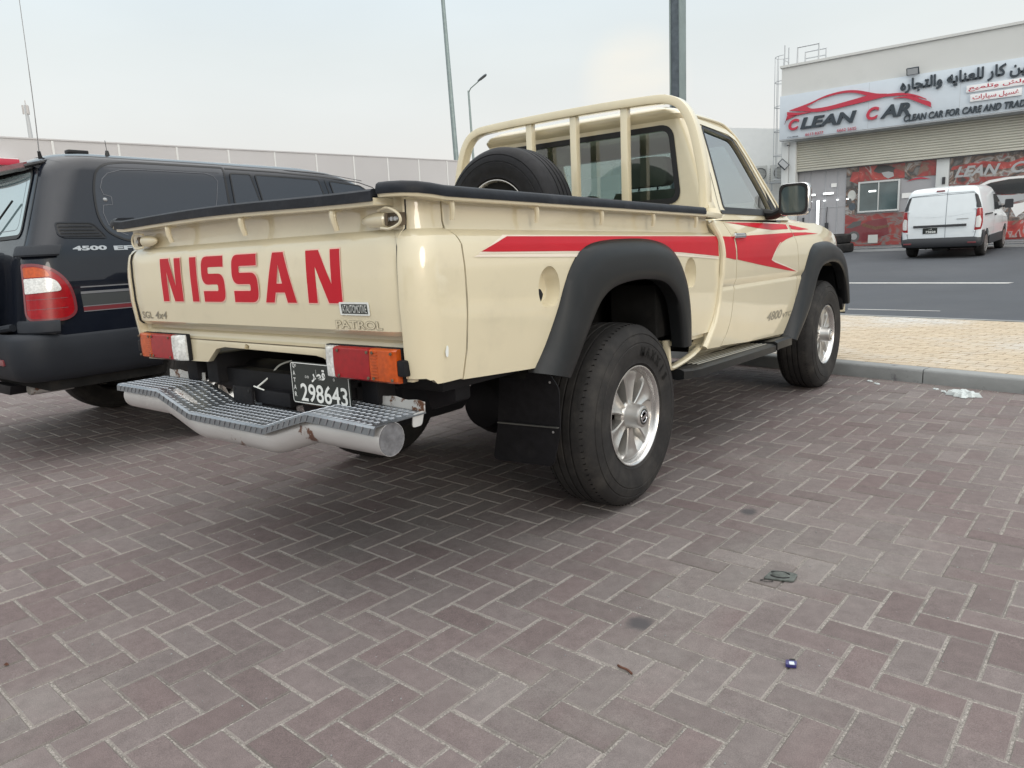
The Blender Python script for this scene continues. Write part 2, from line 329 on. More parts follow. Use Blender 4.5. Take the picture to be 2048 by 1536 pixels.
def boolcut(o, cutters, op='DIFFERENCE', ang=35):
    tmp = []
    for c in cutters:
        me = bpy.data.meshes.new('cut'); me.from_pydata(c.v, [], c.f); me.update(); fix(me, 0, weld=True)
        co = bpy.data.objects.new('cut', me); COL.objects.link(co); tmp.append(co); co.parent = o.parent
        md = o.modifiers.new('b', 'BOOLEAN'); md.operation = op; md.solver = 'EXACT'; md.object = co
    bpy.context.view_layer.update()
    dg = bpy.context.evaluated_depsgraph_get(); me = bpy.data.meshes.new_from_object(o.evaluated_get(dg))
    o.modifiers.clear(); o.data = me
    for co in tmp: bpy.data.objects.remove(co)
    if ang:
        for p_ in me.polygons: p_.use_smooth = True
        me.set_sharp_from_angle(angle=R(ang))
    return o
def rpoly(pts, r=.03, n=5):
    out_ = []; k = len(pts)
    for i in range(k):
        a, b, c = Vector(pts[i - 1]), Vector(pts[i]), Vector(pts[(i + 1) % k])
        rr = r[i] if isinstance(r, (list, tuple)) else r
        d0 = (a - b); d1 = (c - b); q = min(rr, d0.length * .49, d1.length * .49)
        if q < 1e-5: out_.append(tuple(b)); continue
        p0 = b + d0.normalized() * q; p1 = b + d1.normalized() * q
        for j in range(n + 1):
            t = j / n; out_.append(tuple((1 - t) ** 2 * p0 + 2 * t * (1 - t) * b + t * t * p1))
    return out_
def smooth_path(pts, n=6, closed=False):
    P = [Vector(q) for q in pts]; o_ = []; k = len(P)
    rng = range(k if closed else k - 1)
    for i in rng:
        p0 = P[(i - 1) % k] if (closed or i > 0) else P[0]; p1 = P[i]; p2 = P[(i + 1) % k]; p3 = P[(i + 2) % k] if (closed or i < k - 2) else P[-1]
        for j in range(n):
            t = j / n; o_.append(.5 * ((2 * p1) + (-p0 + p2) * t + (2 * p0 - 5 * p1 + 4 * p2 - p3) * t * t + (-p0 + 3 * p1 - 3 * p2 + p3) * t ** 3))
    if not closed: o_.append(P[-1])
    return [tuple(q) for q in o_]
def decal(name, poly, fn, mname, parent, grid=.04, holes=()):
    bm = bmesh.new(); vs = [bm.verts.new((a, b, 0)) for a, b in poly]; bm.faces.new(vs)
    if grid:
        xs = [q[0] for q in poly]; ys = [q[1] for q in poly]
        for lo, hi, no, gr_ in ((min(xs), max(xs), (1, 0, 0), grid[0] if isinstance(grid, tuple) else grid), (min(ys), max(ys), (0, 1, 0), grid[1] if isinstance(grid, tuple) else grid)):
            c = math.floor(lo / gr_) + 1
            while c * gr_ < hi - 1e-6:
                co = (c * gr_, 0, 0) if no[0] else (0, c * gr_, 0)
                bmesh.ops.bisect_plane(bm, geom=bm.verts[:] + bm.edges[:] + bm.faces[:], dist=1e-6, plane_co=co, plane_no=no); c += 1
    bmesh.ops.triangulate(bm, faces=bm.faces)
    for v in bm.verts: v.co = fn(v.co.x, v.co.y)
    me = bpy.data.meshes.new(name); bm.to_mesh(me); bm.free(); me.materials.append(M[mname])
    for p_ in me.polygons: p_.use_smooth = True
    return link(bpy.data.objects.new(name, me), parent)
def ribbon_mb(paths, wd, fn, mb=None, step=.03):
    mb = mb or MB()
    for path, closed in paths:
        P = [Vector((q[0], q[1])) for q in path]
        if closed: P.append(P[0])
        D = [P[0]]
        for a, b in zip(P, P[1:]):
            k = max(1, int((b - a).length / step))
            for j in range(1, k + 1): D.append(a.lerp(b, j / k))
        rows = []
        for i, q in enumerate(D):
            a = D[max(i - 1, 0)]; b = D[min(i + 1, len(D) - 1)]
            if closed and i in (0, len(D) - 1): a, b = D[-2], D[1]
            t = (b - a).normalized(); nrm = Vector((-t.y, t.x)) * wd / 2
            rows.append([fn(q.x + nrm.x, q.y + nrm.y), fn(q.x - nrm.x, q.y - nrm.y)])
        mb.loft(rows, closed=False)
    return mb
def ribbon(name, paths, wd, fn, mname, parent, step=.03): return obj(name, ribbon_mb(paths, wd, fn, step=step), mname, parent, nofix=False)
def text_geo(body, offset=0, shear=0, extrude=0, res=4):
    c = bpy.data.curves.new('t', 'FONT'); c.body = body; c.size = 1; c.offset = offset; c.shear = shear; c.extrude = extrude; c.resolution_u = res
    o = bpy.data.objects.new('t', c); COL.objects.link(o)
    bpy.context.view_layer.update()
    dg = bpy.context.evaluated_depsgraph_get(); me = bpy.data.meshes.new_from_object(o.evaluated_get(dg))
    V = [Vector(v.co) for v in me.vertices]; F = [tuple(p_.vertices) for p_ in me.polygons]
    bpy.data.objects.remove(o); bpy.data.curves.remove(c); bpy.data.meshes.remove(me)
    return V, F
def text_fit(body, box, fn, offset=0, shear=0, mb=None, mi=0, depth=0, ref=None):
    """text scaled into box=(a0,a1,b0,b1), mapped by fn(a,b,h); ref: text geometry whose bounds set the scale (for outlines)"""
    mb = mb or MB(); V, F = text_geo(body, offset, shear, 1 if depth else 0)
    RV = text_geo(body, 0, shear)[0] if ref else V
    x0 = min(v.x for v in RV); x1 = max(v.x for v in RV); y0 = min(v.y for v in RV); y1 = max(v.y for v in RV)
    sx = (box[1] - box[0]) / (x1 - x0); sy = (box[3] - box[2]) / (y1 - y0)
    mb.add([fn(box[0] + (v.x - x0) * sx, box[2] + (v.y - y0) * sy, v.z * depth) for v in V], F, mi); return mb
AR = {'ا': 'FE8D FE8E', 'ب': 'FE8F FE90 FE91 FE92', 'ت': 'FE95 FE96 FE97 FE98', 'ج': 'FE9D FE9E FE9F FEA0', 'ر': 'FEAD FEAE', 'س': 'FEB1 FEB2 FEB3 FEB4', 'ش': 'FEB5 FEB6 FEB7 FEB8',
      'ط': 'FEC1 FEC2 FEC3 FEC4', 'ع': 'FEC9 FECA FECB FECC', 'غ': 'FECD FECE FECF FED0', 'ق': 'FED5 FED6 FED7 FED8', 'ك': 'FED9 FEDA FEDB FEDC', 'ل': 'FEDD FEDE FEDF FEE0', 'م': 'FEE1 FEE2 FEE3 FEE4',
      'ن': 'FEE5 FEE6 FEE7 FEE8', 'ه': 'FEE9 FEEA FEEB FEEC', 'و': 'FEED FEEE', 'ي': 'FEF1 FEF2 FEF3 FEF4'}
def arabic(s):
    o_ = []
    for i, ch in enumerate(s):
        if ch not in AR: o_.append(ch); continue
        fm = AR[ch].split(); pv = s[i - 1] if i else ' '; nx = s[i + 1] if i < len(s) - 1 else ' '
        jp = pv in AR and len(AR[pv].split()) == 4; jn = len(fm) == 4 and nx in AR
        k = (3 if jp and jn else 2 if jn else 1 if jp else 0)
        o_.append(chr(int(fm[k], 16)))
    return ''.join(reversed(o_))

# ================================================================== THE SETTING
def ky(x): return 3.54 - .227 * (x - .80)          # foot of the kerb
def ground_z(y): return -.03 if y < 6.3 else (-.03 + (y - 6.3) / .7 * .085 if y < 7 else (.055 + .04 * (y - 7) if y < 24 else .735))
mb = MB(); ys = [-400, -60, -12, 0, 6.3, 7, 10, 14, 18, 24, 60, 150, 900]; xs_ = [-700, -120, -30, -8, 0, 8, 30, 120, 700]
rows = [[(x, y, ground_z(y) - (.006 if y > 7 else 0)) for x in xs_] for y in ys]
mb.loft(rows, closed=False); tag(obj('ground', mb, 'ground_sand'), kind='structure')
mb = MB(); mb.loft([[(x, y, ground_z(y)) for x in (-60, -20, -8, 0, 8, 20, 60)] for y in (6.4, 7, 9, 12, 15, 18, 20.3)], closed=False)
tag(obj('road', mb, 'asphalt'), kind='structure')
mb = MB(); mb.loft([[(x, y, ground_z(y) + .004) for x in (-19, -8, 0, 8, 20)] for y in (20.25, 21.2, 22.0, 23.2)], closed=False)
tag(obj('forecourt', mb, 'apron'), kind='structure')
def road_strip(x0, y0, x1, y1, w0, w1, slant=.0):
    m_ = MB(); k = 14; a = []; 
    for i in range(k + 1):
        t = i / k; x = ease(x0, x1, t); y = ease(y0, y1, t); wd = ease(w0, w1, t)
        a.append([(x - slant * t, y - wd / 2, ground_z(y - wd / 2) + .004), (x, y + wd / 2, ground_z(y + wd / 2) + .004)])
    m_.loft(a, closed=False); return m_
tag(obj('road_marking', road_strip(-9, 12.3, 1.5, 11.41, .13, .13, .08), 'road_paint'), kind='structure')
tag(obj('road_marking', road_strip(-9, 8.75, .95, 8.03, .13, .03), 'road_paint'), kind='structure')

def paver(mb, o, ex, ey, w, l, gap=.0024, ch=.0042, z=0, dz=.0040, base=-.03):
    jx = random.uniform(-.0012, .0012); jy = random.uniform(-.0012, .0012); tz = random.uniform(-.0012, .0012); sx = random.uniform(-.006, .006); sy = random.uniform(-.006, .006)
    def P(a, b, zz): return (o[0] + ex[0] * (a + jx) + ey[0] * (b + jy), o[1] + ex[1] * (a + jx) + ey[1] * (b + jy), z + zz + tz + sx * (a - w / 2) + sy * (b - l / 2))
    g = gap; c = gap + ch; k = len(mb.v)
    for a0, a1, b0, b1, zz in ((g, w - g, g, l - g, base), (g, w - g, g, l - g, -dz), (c, w - c, c, l - c, 0)):
        mb.v += [P(a0, b0, zz), P(a1, b0, zz), P(a1, b1, zz), P(a0, b1, zz)]
    for r_ in range(2):
        for j in range(4): mb.f.append((k + r_ * 4 + j, k + r_ * 4 + (j + 1) % 4, k + r_ * 4 + 4 + (j + 1) % 4, k + r_ * 4 + 4 + j)); mb.m.append(1)
    mb.f.append((k + 8, k + 9, k + 10, k + 11)); mb.m.append(0)
U_ = .1005; th_ = -.055; exg = (math.cos(th_), math.sin(th_)); eyg = (-math.sin(th_), math.cos(th_)); OG = (1.748, -.794)
mb = MB()
for i in range(-125, 50):
    for j in range(-36, 75):
        x = OG[0] + U_ * (i * exg[0] + j * eyg[0]); y = OG[1] + U_ * (i * exg[1] + j * eyg[1])
        if not (-10 < x < 5.2 and -3.9 < y < ky(x) + .12): continue
        k = (i - j) % 4
        if k == 0: paver(mb, (x, y), exg, eyg, 2 * U_, U_)
        elif k == 3: paver(mb, (x, y), exg, eyg, U_, 2 * U_)
tag(obj('paving', mb, ['paver', 'paver_edge'], ang=0, nofix=True), kind='structure')
mb = MB(); n_ = 60
mb.loft([[(ease(-60, 40, i / 20), y, -.0036) for i in range(21)] for y in (-60, -10, -4, 0, 3.0)], closed=False)
mb.loft([[(x, 3.0, -.0032), (x, ky(x) + .05, -.0032)] for x in (-10, -6, -2, 2, 2.2)], closed=False)
tag(obj('joint_sand', mb, 'joint_sand', nofix=True), kind='structure')
# kerb of separate concrete lengths with a rounded nose, sidewalk pavers behind it
ka = math.atan(-.227); ek = (math.cos(ka), math.sin(ka)); en = (-math.sin(ka), math.cos(ka))
def KP(a, b, z): return (.80 + ek[0] * a + en[0] * b, 3.54 + ek[1] * a + en[1] * b, z)
mb = MB(); joints = [-9.3 + k * 1.0 for k in range(16)]
sec = [(0, -.05), (.0, .085), (.006, .099), (.018, .107), (.12, .108), (.12, -.05)]
for a in joints:
    mb.loft([[KP(a + .004, b, z) for b, z in sec], [KP(a + .996, b, z) for b, z in sec]])
tag(obj('kerb', mb, 'kerb', bevel=.0), kind='structure')
mb = MB()
for r_ in range(33):
    for c in range(-47, 32):
        o_ = KP(c * .2 + (r_ % 2) * .1, .122 + r_ * .1, 0)
        lift = .0
        paver(mb, (o_[0], o_[1]), ek, en, .2, .1, gap=.0028, ch=.003, z=.109 + lift, base=-.04, dz=.003)
tag(obj('sidewalk', mb, ['walk_paver', 'walk_edge'], nofix=True), kind='structure')
mb = MB(); mb.loft([[KP(-9.4, .12, .098), KP(-9.4, 3.43, .098)], [KP(6.6, .12, .098), KP(6.6, 3.43, .098)]], closed=False); mb.loft([[KP(-9.4, b, z) for b, z in ((3.43, -.05), (3.43, .115), (3.51, .115), (3.51, -.05))], [KP(6.6, b, z) for b, z in ((3.43, -.05), (3.43, .115), (3.51, .115), (3.51, -.05))]])
tag(obj('far_kerb', mb, 'kerb'), kind='structure')

# ---- litter on the pavers
def blob_sheet(pts, z0, h, seed):
    rnd = random.Random(seed); m_ = MB(); n = len(pts); c = (sum(q[0] for q in pts) / n, sum(q[1] for q in pts) / n); rings = []
    for k, s in enumerate((1, .82, .6, .35, .12)):
        rings.append([(c[0] + (x - c[0]) * s, c[1] + (y - c[1]) * s, z0 + (0 if k == 0 else h * rnd.uniform(.1, 1))) for x, y in pts])
    m_.loft(rings); return m_
def ragged(cx, cy, rx, ry, n, seed, rot=0):
    rnd = random.Random(seed); o_ = []
    for k in range(n):
        t = 2 * math.pi * k / n; q = rnd.uniform(.62, 1.15); x = rx * math.cos(t) * q; y = ry * math.sin(t) * q
        o_.append((cx + x * math.cos(rot) - y * math.sin(rot), cy + x * math.sin(rot) + y * math.cos(rot)))
    return o_
o = obj('tissue_paper', blob_sheet(ragged(1.79, 3.03, .10, .12, 22, 5, .6), .003, .035, 3), 'paper', ang=20)
tag(o, 'crumpled white tissue lying on the pavers at the foot of the kerb', 'tissue')
for k, (x, y) in enumerate(((1.13, 3.33), (1.20, 3.24), (1.60, 3.19), (1.66, 3.12))):
    o = obj('paper_scrap', blob_sheet(ragged(x, y, .02, .035, 9, 40 + k, .5), .002, .008, 9), 'paper', ang=20)
    tag(o, ['tiny pale scrap nearest the front wheel by the kerb', 'second tiny pale scrap from the front wheel by the kerb', 'tiny pale scrap left of the crumpled tissue, closer to the kerb', 'tiny pale scrap just left of the crumpled tissue'][k], 'litter', 'scraps along the kerb')
# flattened buckle pad
rt = empty('flattened_pad', (1.650, -.40, .002), R(14)); tag(rt, 'flat grey weathered pad with two slots lying alone on the pavers', 'debris')
mb = MB(); P_ = rpoly([(-.052, -.035), (.045, -.030), (.055, .030), (.02, .040), (-.03, .036)], .01, 3); mb.prism(P_, lambda a, b: (a, b, 0), lambda a, b: (a, b, .006)); obj('base', mb, 'weathered', rt, bevel=.0015)
mb = MB(); mb.loft([[(.028 * math.cos(t), .003 + .02 * math.sin(t), .006) for t in [2 * math.pi * k / 24 for k in range(24)]], [(.022 * math.cos(t), .003 + .014 * math.sin(t), .012) for t in [2 * math.pi * k / 24 for k in range(24)]]]); obj('oval_boss', mb, 'weathered', rt)
mb = MB()
for s_ in (-1, 1): mb.tube([(.034 * math.cos(t) , .003 + s_ * .024 * math.sin(t), .0075) for t in [R(30) + R(120) * k / 10 for k in range(11)]], .0022, 6)
obj('slot', mb, 'dark', rt)
mb = MB(); mb.tube(smooth_path([(-.045, -.036, .002), (-.06, -.05, .003), (-.04, -.056, .003), (-.02, -.045, .002), (-.03, -.038, .004)], 5), .0012, 5); obj('frayed_thread', mb, 'dark', rt)
rt = empty('plastic_wrapper', (1.845, -.912, .002), R(25)); tag(rt, 'small dark blue plastic clip with a pale face lying on a joint', 'wrapper')
mb = MB(); mb.prism(rpoly([(-.016, -.012), (.012, -.014), (.016, .008), (-.012, .012)], .003, 2), lambda a, b: (a, b, 0), lambda a, b: (a, b, .010)); obj('body', mb, 'blue_wrap', rt, bevel=.0012)
mb = MB(); mb.prism([(-.006, -.0145), (.007, -.0145), (.007, -.002), (-.006, -.002)], lambda a, b: (a, b, .010), lambda a, b: (a, b, .013)); obj('pale_face', mb, 'white_bit', rt, bevel=.0006)
mb = MB(); mb.prism([(-.004, .006), (.014, .004), (.012, .022), (-.002, .02)], lambda a, b: (a, b, .001), lambda a, b: (a, b, .008)); obj('black_tab', mb, 'dark', rt, bevel=.001)
o = obj('dry_leaf', blob_sheet(ragged(-.047, -2.155, .010, .006, 9, 8), .001, .006, 3), 'leaf', ang=20); tag(o, 'tiny dry brown leaf alone at the left edge of the pavers', 'leaf')
o = obj('twig', MB().tube(smooth_path([(1.46, -1.17, .004), (1.475, -1.178, .007), (1.492, -1.176, .005), (1.51, -1.185, .004)], 4), .0035, 6), 'leaf'); tag(o, 'short curled brown twig on the pavers left of the blue clip', 'twig')

# ---- grit: loose pebbles nobody would count
mb = MB(); rnd = random.Random(11)
for k in range(1500):
    if k < 900: x = rnd.uniform(-.5, 4.2); y = rnd.uniform(-2.4, 2.8)
    else: x = rnd.uniform(.6, 3.5); y = ky(x) - abs(rnd.gauss(0, .12)) - .02
    s_ = rnd.uniform(.0008, .0024); mb.box((x, y, s_ * .4), (s_ * 2, s_ * 1.5, s_), Matrix.Rotation(rnd.uniform(0, 3), 3, 'Z'))
tag(obj('grit', mb, 'kerb', ang=0), kind='stuff', label='fine grit scattered over the pavers', cat='grit')

# ---- poles
def pole(name, b, t, r0, r1, m_, label, n=16, cat='pole'):
    rt = empty(name, b); mbp = MB(); d = Vector(t) - Vector(b)
    mbp.tube([Vector((0, 0, 0)) + d * k / 8 for k in range(9)], [ease(r0, r1, k / 8) for k in range(9)], n); obj('shaft', mbp, m_, rt)
    mbp = MB(); mbp.lathe([(0, r0 * 2.4), (.03, r0 * 2.4), (.035, r0 * 1.3), (.25, r0 * 1.15)], (0, 0, 0), 'z', 16); obj('base_plate', mbp, m_, rt); tag(rt, label, cat); return rt
def LN(p0, p1, z): # extend a measured line to height z
    t = (z - p0[2]) / (p1[2] - p0[2]); return tuple(a + (b - a) * t for a, b in zip(p0, p1))
A_, B_ = (-22.30, 25, 4.95), (-22.59, 25, 12.86)
rt = pole('lamp_post', LN(A_, B_, .73), LN(A_, B_, 14.5), .145, .085, 'galv', 'tall slim tapered grey post left of the street lamp, top out of view', 16, 'lamp post')
A_, B_ = (-38.30, 45, 10.69), (-38.38, 45, 13.95)
b_ = LN(A_, B_, .73); rt = pole('street_lamp', b_, B_, .13, .08, 'galv', 'distant single arm street lamp seen whole above the spare wheel', 12, 'street lamp')
tp = Vector(B_) - Vector(b_)
mb = MB(); mb.tube([tp + Vector(q) for q in ((0, 0, -.15), (.25, 0, .15), (1.15, 0, .55))], .045, 8); obj('arm', mb, 'galv', rt)
mb = MB(); mb.loft([[tp + Vector((1.05 + a * math.cos(R(22)), s_ * wd, .52 + a * math.sin(R(22)) + h)) for s_, h in ((-1, 0), (-.7, .09), (.7, .09), (1, 0))] for a, wd in ((0, .06), (.3, .16), (.8, .17), (.95, .08))]); obj('lamp_head', mb, 'galv_dark', rt)
A_, B_ = (-167.68, 60, 27.56), (-167.81, 60, 34.48)
rt = pole('telecom_mast', LN(A_, B_, .7), LN(A_, B_, 34.0), .85, .30, 'galv_pale', 'far pale antenna mast rising behind the grey wall at the left', 12, 'mast'); d0 = Vector(LN(A_, B_, 34)) - Vector(LN(A_, B_, .7))
mb = MB()
for k in range(3): a = k * 2.09; mb.box(d0 + Vector((math.cos(a) * .55, math.sin(a) * .55, -.9)), (.28, .28, 1.7))
mb.tube([d0, d0 + Vector((0, 0, .9))], .1, 8); obj('antenna_panel', mb, 'wall_pale', rt)
# big H section post on the sidewalk
rt = empty('steel_column', (-1.72, 6.0, .105)); tag(rt, 'thick dark grey steel box post standing on the sidewalk behind the cab', 'steel post')
mb = MB(); mb.bb(-.052, .052, -.075, .075, 0, 8.5); obj('web', mb, 'galv_dark', rt, bevel=.004)
for s_ in (-1, 1):
    mb = MB(); mb.bb(s_ * .062 - .009, s_ * .062 + .009, -.085, .085, 0, 8.5); obj('flange', mb, 'galv', rt, bevel=.003)
mb = MB(); mb.bb(-.2, .2, -.22, .22, 0, .02); obj('base_plate', mb, 'galv_dark', rt)

# ---- long pale wall at the left
rt = empty('boundary_wall', (-20, 0, 0)); tag(rt, 'long pale grey panelled wall running behind the black car', 'wall')
mb = MB(); mb.loft([[(0, y, -.1), (0, y, 4.44 + .0285 * y), (-.3, y, 4.44 + .0285 * y), (-.3, y, -.1)] for y in (-14, 0, 20, 40, 60)]); obj('panel_run', mb, 'wall_pale', rt)
mb = MB(); mb.loft([[(.02, y, 4.442 + .0285 * y), (.02, y, 4.48 + .0285 * y), (-.32, y, 4.48 + .0285 * y), (-.32, y, 4.442 + .0285 * y)] for y in (-14, 0, 20, 40, 60)]); obj('coping', mb, 'wall_pale', rt)
mb = MB()
for k in range(34):
    y = -8 + k * 1.75; mb.bb(0.002, .018, y - .03, y + .03, .6, 4.43 + .0285 * y)
obj('joint_strip', mb, 'wall_joint', rt)
rt = empty('wall_sign', (-19.98, 4.83, 3.95)); tag(rt, 'small bright red box sign fixed to the grey wall at far left', 'sign')
mb = MB(); mb.bb(0, .25, -.45, .22, -.08, .08); obj('face', mb, 'sign_red', rt, bevel=.02); mb = MB(); mb.bb(.02, .23, -.45, .2, .082, .10); obj('hood', mb, 'sign_white', rt)

mat('side_wall', (.80, .81, .80), .85, var=.02)
# ---- white building behind the shop's left side
rt = empty('side_building', (-9.2, 24, 0)); tag(rt, 'plain off white wall of the building left of the car wash shop', 'building')
mb = MB(); A_ = Vector((-9.3, 24, 0)); B_ = Vector((-6.7, 25.1, 0))
w0 = Vector((-14.5, 21.8, 0)); w1 = Vector((-5.9, 25.44, 0)); o_ = Vector((-9.2, 24, 0)); nn = Vector((-.39, .92, 0))
mb.loft([[w0 - o_, w0 - o_ + Vector((0, 0, 5.85)), w0 - o_ + nn * 6 + Vector((0, 0, 5.85)), w0 - o_ + nn * 6], [w1 - o_, w1 - o_ + Vector((0, 0, 4.86)), w1 - o_ + nn * 6 + Vector((0, 0, 4.86)), w1 - o_ + nn * 6]]); obj('wall', mb, 'side_wall', rt)
for k in range(2):
    rt = empty('air_conditioner', (-6.85 + .62 * (k - .5) , 24.25 + .25 * k, 3.08), R(22)); tag(rt, ['outdoor air conditioner unit seen edge on beside the pickup windscreen', 'outdoor air conditioner unit with round fan grille nearest the shop corner'][k], 'air conditioner', 'air conditioners on the wall shelf')
    mb = MB(); mb.bb(-.28, .28, 0, .3, 0, .58); obj('casing', mb, 'skin_ac', rt, bevel=.015)
    mb = MB(); mb.lathe([(-.004, .21), (-.015, .21), (-.015, .19), (-.004, .19)], (.04, 0, .29), 'y', 24, closed=True); [mb.bb(.04 - .19, .04 + .19, -.014, -.008, .29 + z - .004, .29 + z + .004) for z in (-.15, -.1, -.05, 0, .05, .1, .15)]; obj('fan_grille', mb, 'van_dark', rt)
    mb = MB(); [mb.bb(-.29, -.283, .03, .27, z, z + .03) for z in (.08, .15, .22, .29, .36, .43)]; obj('side_louvre', mb, 'van_dark', rt)
    mb = MB(); mb.bb(-.3, .3, -.02, .32, -.06, -.003); mb.bb(-.24, -.2, .0, .3, -.3, -.063); obj('bracket', mb, 'galv_pale', rt)

# ================================================================== THE SHOP
YF = 22.65; BZ = .68
shop = empty('car_wash_shop', (-2, YF, BZ)); tag(shop, 'white single storey shop with roller shutter and printed glass front', 'building')
def SH(name, mb_, m_, bevel=0, par=None):
    mb_.v = [(x + 2, y - YF, z - BZ) for x, y, z in mb_.v]; o = obj(name, mb_, m_, par or shop, bevel=bevel)
    return o
mb = MB(); mb.bb(-5.70, 16, 22.05, 34, 5.0, 6.39); mb.bb(-5.70, 16, 22.4, 34, 4.12, 4.999); mb.bb(-5.70, -5.5, 22.4, 34, .3, 4.12); mb.bb(-5.50, 16, 33.7, 34, .3, 4.12); mb.bb(4.71, 16, 22.4, 22.7, .3, 4.12); SH('wall', mb, 'shop_wall')
mb = MB(); mb.bb(-5.75, 16, 22.0, 22.048, 6.36, 6.43); mb.bb(-5.75, -5.702, 22.048, 34, 6.36, 6.43); SH('coping', mb, 'shop_wall')
mb = MB(); mb.bb(-5.72, -5.505, 22.25, 22.397, .55, 4.11); mb.bb(-5.495, -5.28, 22.28, 22.60, .55, 4.11); SH('pillar', mb, 'frame_white', .006)
mb = MB(); mb.bb(4.2, 4.7, 22.25, 22.6, .55, 4.11); SH('pillar', mb, 'frame_white', .006)
# roller shutter: curved slats
mb = MB(); zt, zb_ = 4.115, 3.24; ns = 12; pr = []
for k in range(ns):
    z0 = zt - (zt - zb_) * k / ns; hgt = (zt - zb_) / ns
    pr += [(22.42, z0), (22.405, z0 - hgt * .2), (22.40, z0 - hgt * .5), (22.41, z0 - hgt * .82), (22.445, z0 - hgt * .94)]
mb.loft([[(-5.28, y, z) for y, z in pr], [(4.2, y, z) for y, z in pr]], closed=False); SH('roller_shutter', mb, 'shutter')
mb = MB(); mb.bb(-5.28, 4.2, 22.39, 22.44, 3.165, 3.238); SH('shutter_rail', mb, 'shutter', .008)
# inside: panelled front
mb = MB(); mb.bb(-5.28, 4.2, 22.62, 22.66, .69, 4.1); SH('front_panel', mb, 'panel_grey')
for x in (-5.05, -4.88, -4.42, -4.05, -3.80, -1.32, -.98): mb = MB(); mb.bb(x - .006, x + .006, 22.605, 22.618, .7, 3.15); SH('panel_joint', mb, 'galv_pale')
mb = MB(); mb.bb(-5.28, -3.85, 22.607, 22.617, 1.98, 1.992); SH('panel_rail', mb, 'galv_pale')
mb = MB(); mb.bb(-1.31, -.985, 22.53, 22.615, .70, 3.15); SH('column', mb, 'frame_white', .004)
def poster_mat(name, cols, sc, seed, stretch=(1, 1, 1)):
    m = bpy.data.materials.new(name); m.use_nodes = True; t = m.node_tree; b = t.nodes['Principled BSDF']; l = t.links.new
    tcn = t.nodes.new('ShaderNodeTexCoord'); mpn = t.nodes.new('ShaderNodeMapping'); mpn.inputs['Location'].default_value = (seed, seed * .7, 0); mpn.inputs['Scale'].default_value = stretch
    no = t.nodes.new('ShaderNodeTexNoise'); no.inputs['Scale'].default_value = sc; no.inputs['Detail'].default_value = 3; no.inputs['Distortion'].default_value = 1.6
    vo = t.nodes.new('ShaderNodeTexVoronoi'); vo.inputs['Scale'].default_value = sc * 1.8
    mx = t.nodes.new('ShaderNodeMix'); mx.data_type = 'FLOAT'; mx.inputs[0].default_value = .06
    rp = t.nodes.new('ShaderNodeValToRGB'); rp.color_ramp.interpolation = 'LINEAR'
    for k, (pos, c) in enumerate(cols):
        q = rp.color_ramp.elements[k] if k < 2 else rp.color_ramp.elements.new(pos); q.position = pos; q.color = (*c, 1)
    sp = t.nodes.new('ShaderNodeSeparateXYZ')
    l(tcn.outputs['Object'], mpn.inputs[0]); l(mpn.outputs[0], no.inputs[0]); l(mpn.outputs[0], vo.inputs[0]); l(vo.outputs['Color'], sp.inputs[0]); l(no.outputs[0], mx.inputs[2]); l(sp.outputs[0], mx.inputs[3]); l(mx.outputs[0], rp.inputs[0]); l(rp.outputs[0], b.inputs['Base Color'])
    b.inputs['Roughness'].default_value = .22; b.inputs['Coat Weight'].default_value = .5; M[name] = m
K_, RD, GR, WT, BR = (.04, .037, .038), (.25, .035, .035), (.17, .165, .16), (.36, .35, .34), (.19, .12, .09)
poster_mat('poster_red', [(0, RD), (.36, BR), (.42, RD), (.58, (.42, .06, .05)), (.63, WT), (.66, RD), (.78, K_)], 1.5, 3.1)
poster_mat('poster_dark', [(0, K_), (.35, GR), (.43, K_), (.5, BR), (.55, WT), (.585, GR), (.66, (.26, .04, .03)), (.75, K_)], 1.9, 8.3)
poster_mat('poster_low', [(0, (.07, .03, .03)), (.34, RD), (.47, (.26, .05, .045)), (.6, GR), (.68, RD), (.8, WT)], 1.9, 5.7, (1, 1, 2))
def FP(name, poly, m_, y=22.602, par=None): return decal(name, [(a, b) for a, b in poly], lambda a, b: (a + 2, y - YF, b - BZ), m_, par or shop, 0)
po = FP('poster', [(-3.80, 1.71), (-3.44, 1.71), (-3.44, 3.145), (-3.80, 3.145)], 'poster_dark')
pt = FP('poster', [(-3.435, 2.70), (-1.32, 2.70), (-1.32, 3.145), (-3.435, 3.145)], 'poster_red')
def disc(cx, cz, rx, rz, n=20): return [(cx + rx * math.cos(2 * math.pi * k / n), cz + rz * math.sin(2 * math.pi * k / n)) for k in range(n)]
FP('printed_panel', [(-3.70, 2.75), (-3.44, 2.62), (-3.44, 3.0), (-3.62, 3.02)], 'poster_red', 22.598, po)
FP('printed_parts', disc(-3.62, 2.3, .12, .16), 'skin_ac', 22.597, po); FP('printed_parts', disc(-3.60, 1.95, .10, .12), 'galv_dark', 22.596, po); FP('printed_parts', disc(-3.69, 2.12, .07, .1), 'cabin', 22.595, po)
FP('printed_glove', [(-2.9, 3.14), (-3.02, 2.98), (-2.86, 2.90), (-2.62, 2.94), (-2.44, 2.88), (-2.46, 2.96), (-2.40, 3.02), (-2.50, 3.06), (-2.62, 3.12)], 'cabin', 22.595, pt)
FP('printed_cloth', [(-2.80, 2.92), (-2.48, 2.94), (-2.44, 2.78), (-2.60, 2.72), (-2.72, 2.80)], 'badge_silver', 22.597, pt)
FP('printed_corner', [(-2.15, 2.68), (-2.0, 2.62), (-1.8, 2.76), (-1.7, 3.14), (-2.15, 3.14)], 'poster_dark', 22.598, pt)
po2 = FP('poster', [(-3.80, .72), (-1.32, .72), (-1.32, 1.70), (-3.80, 1.70)], 'poster_low', 22.602)
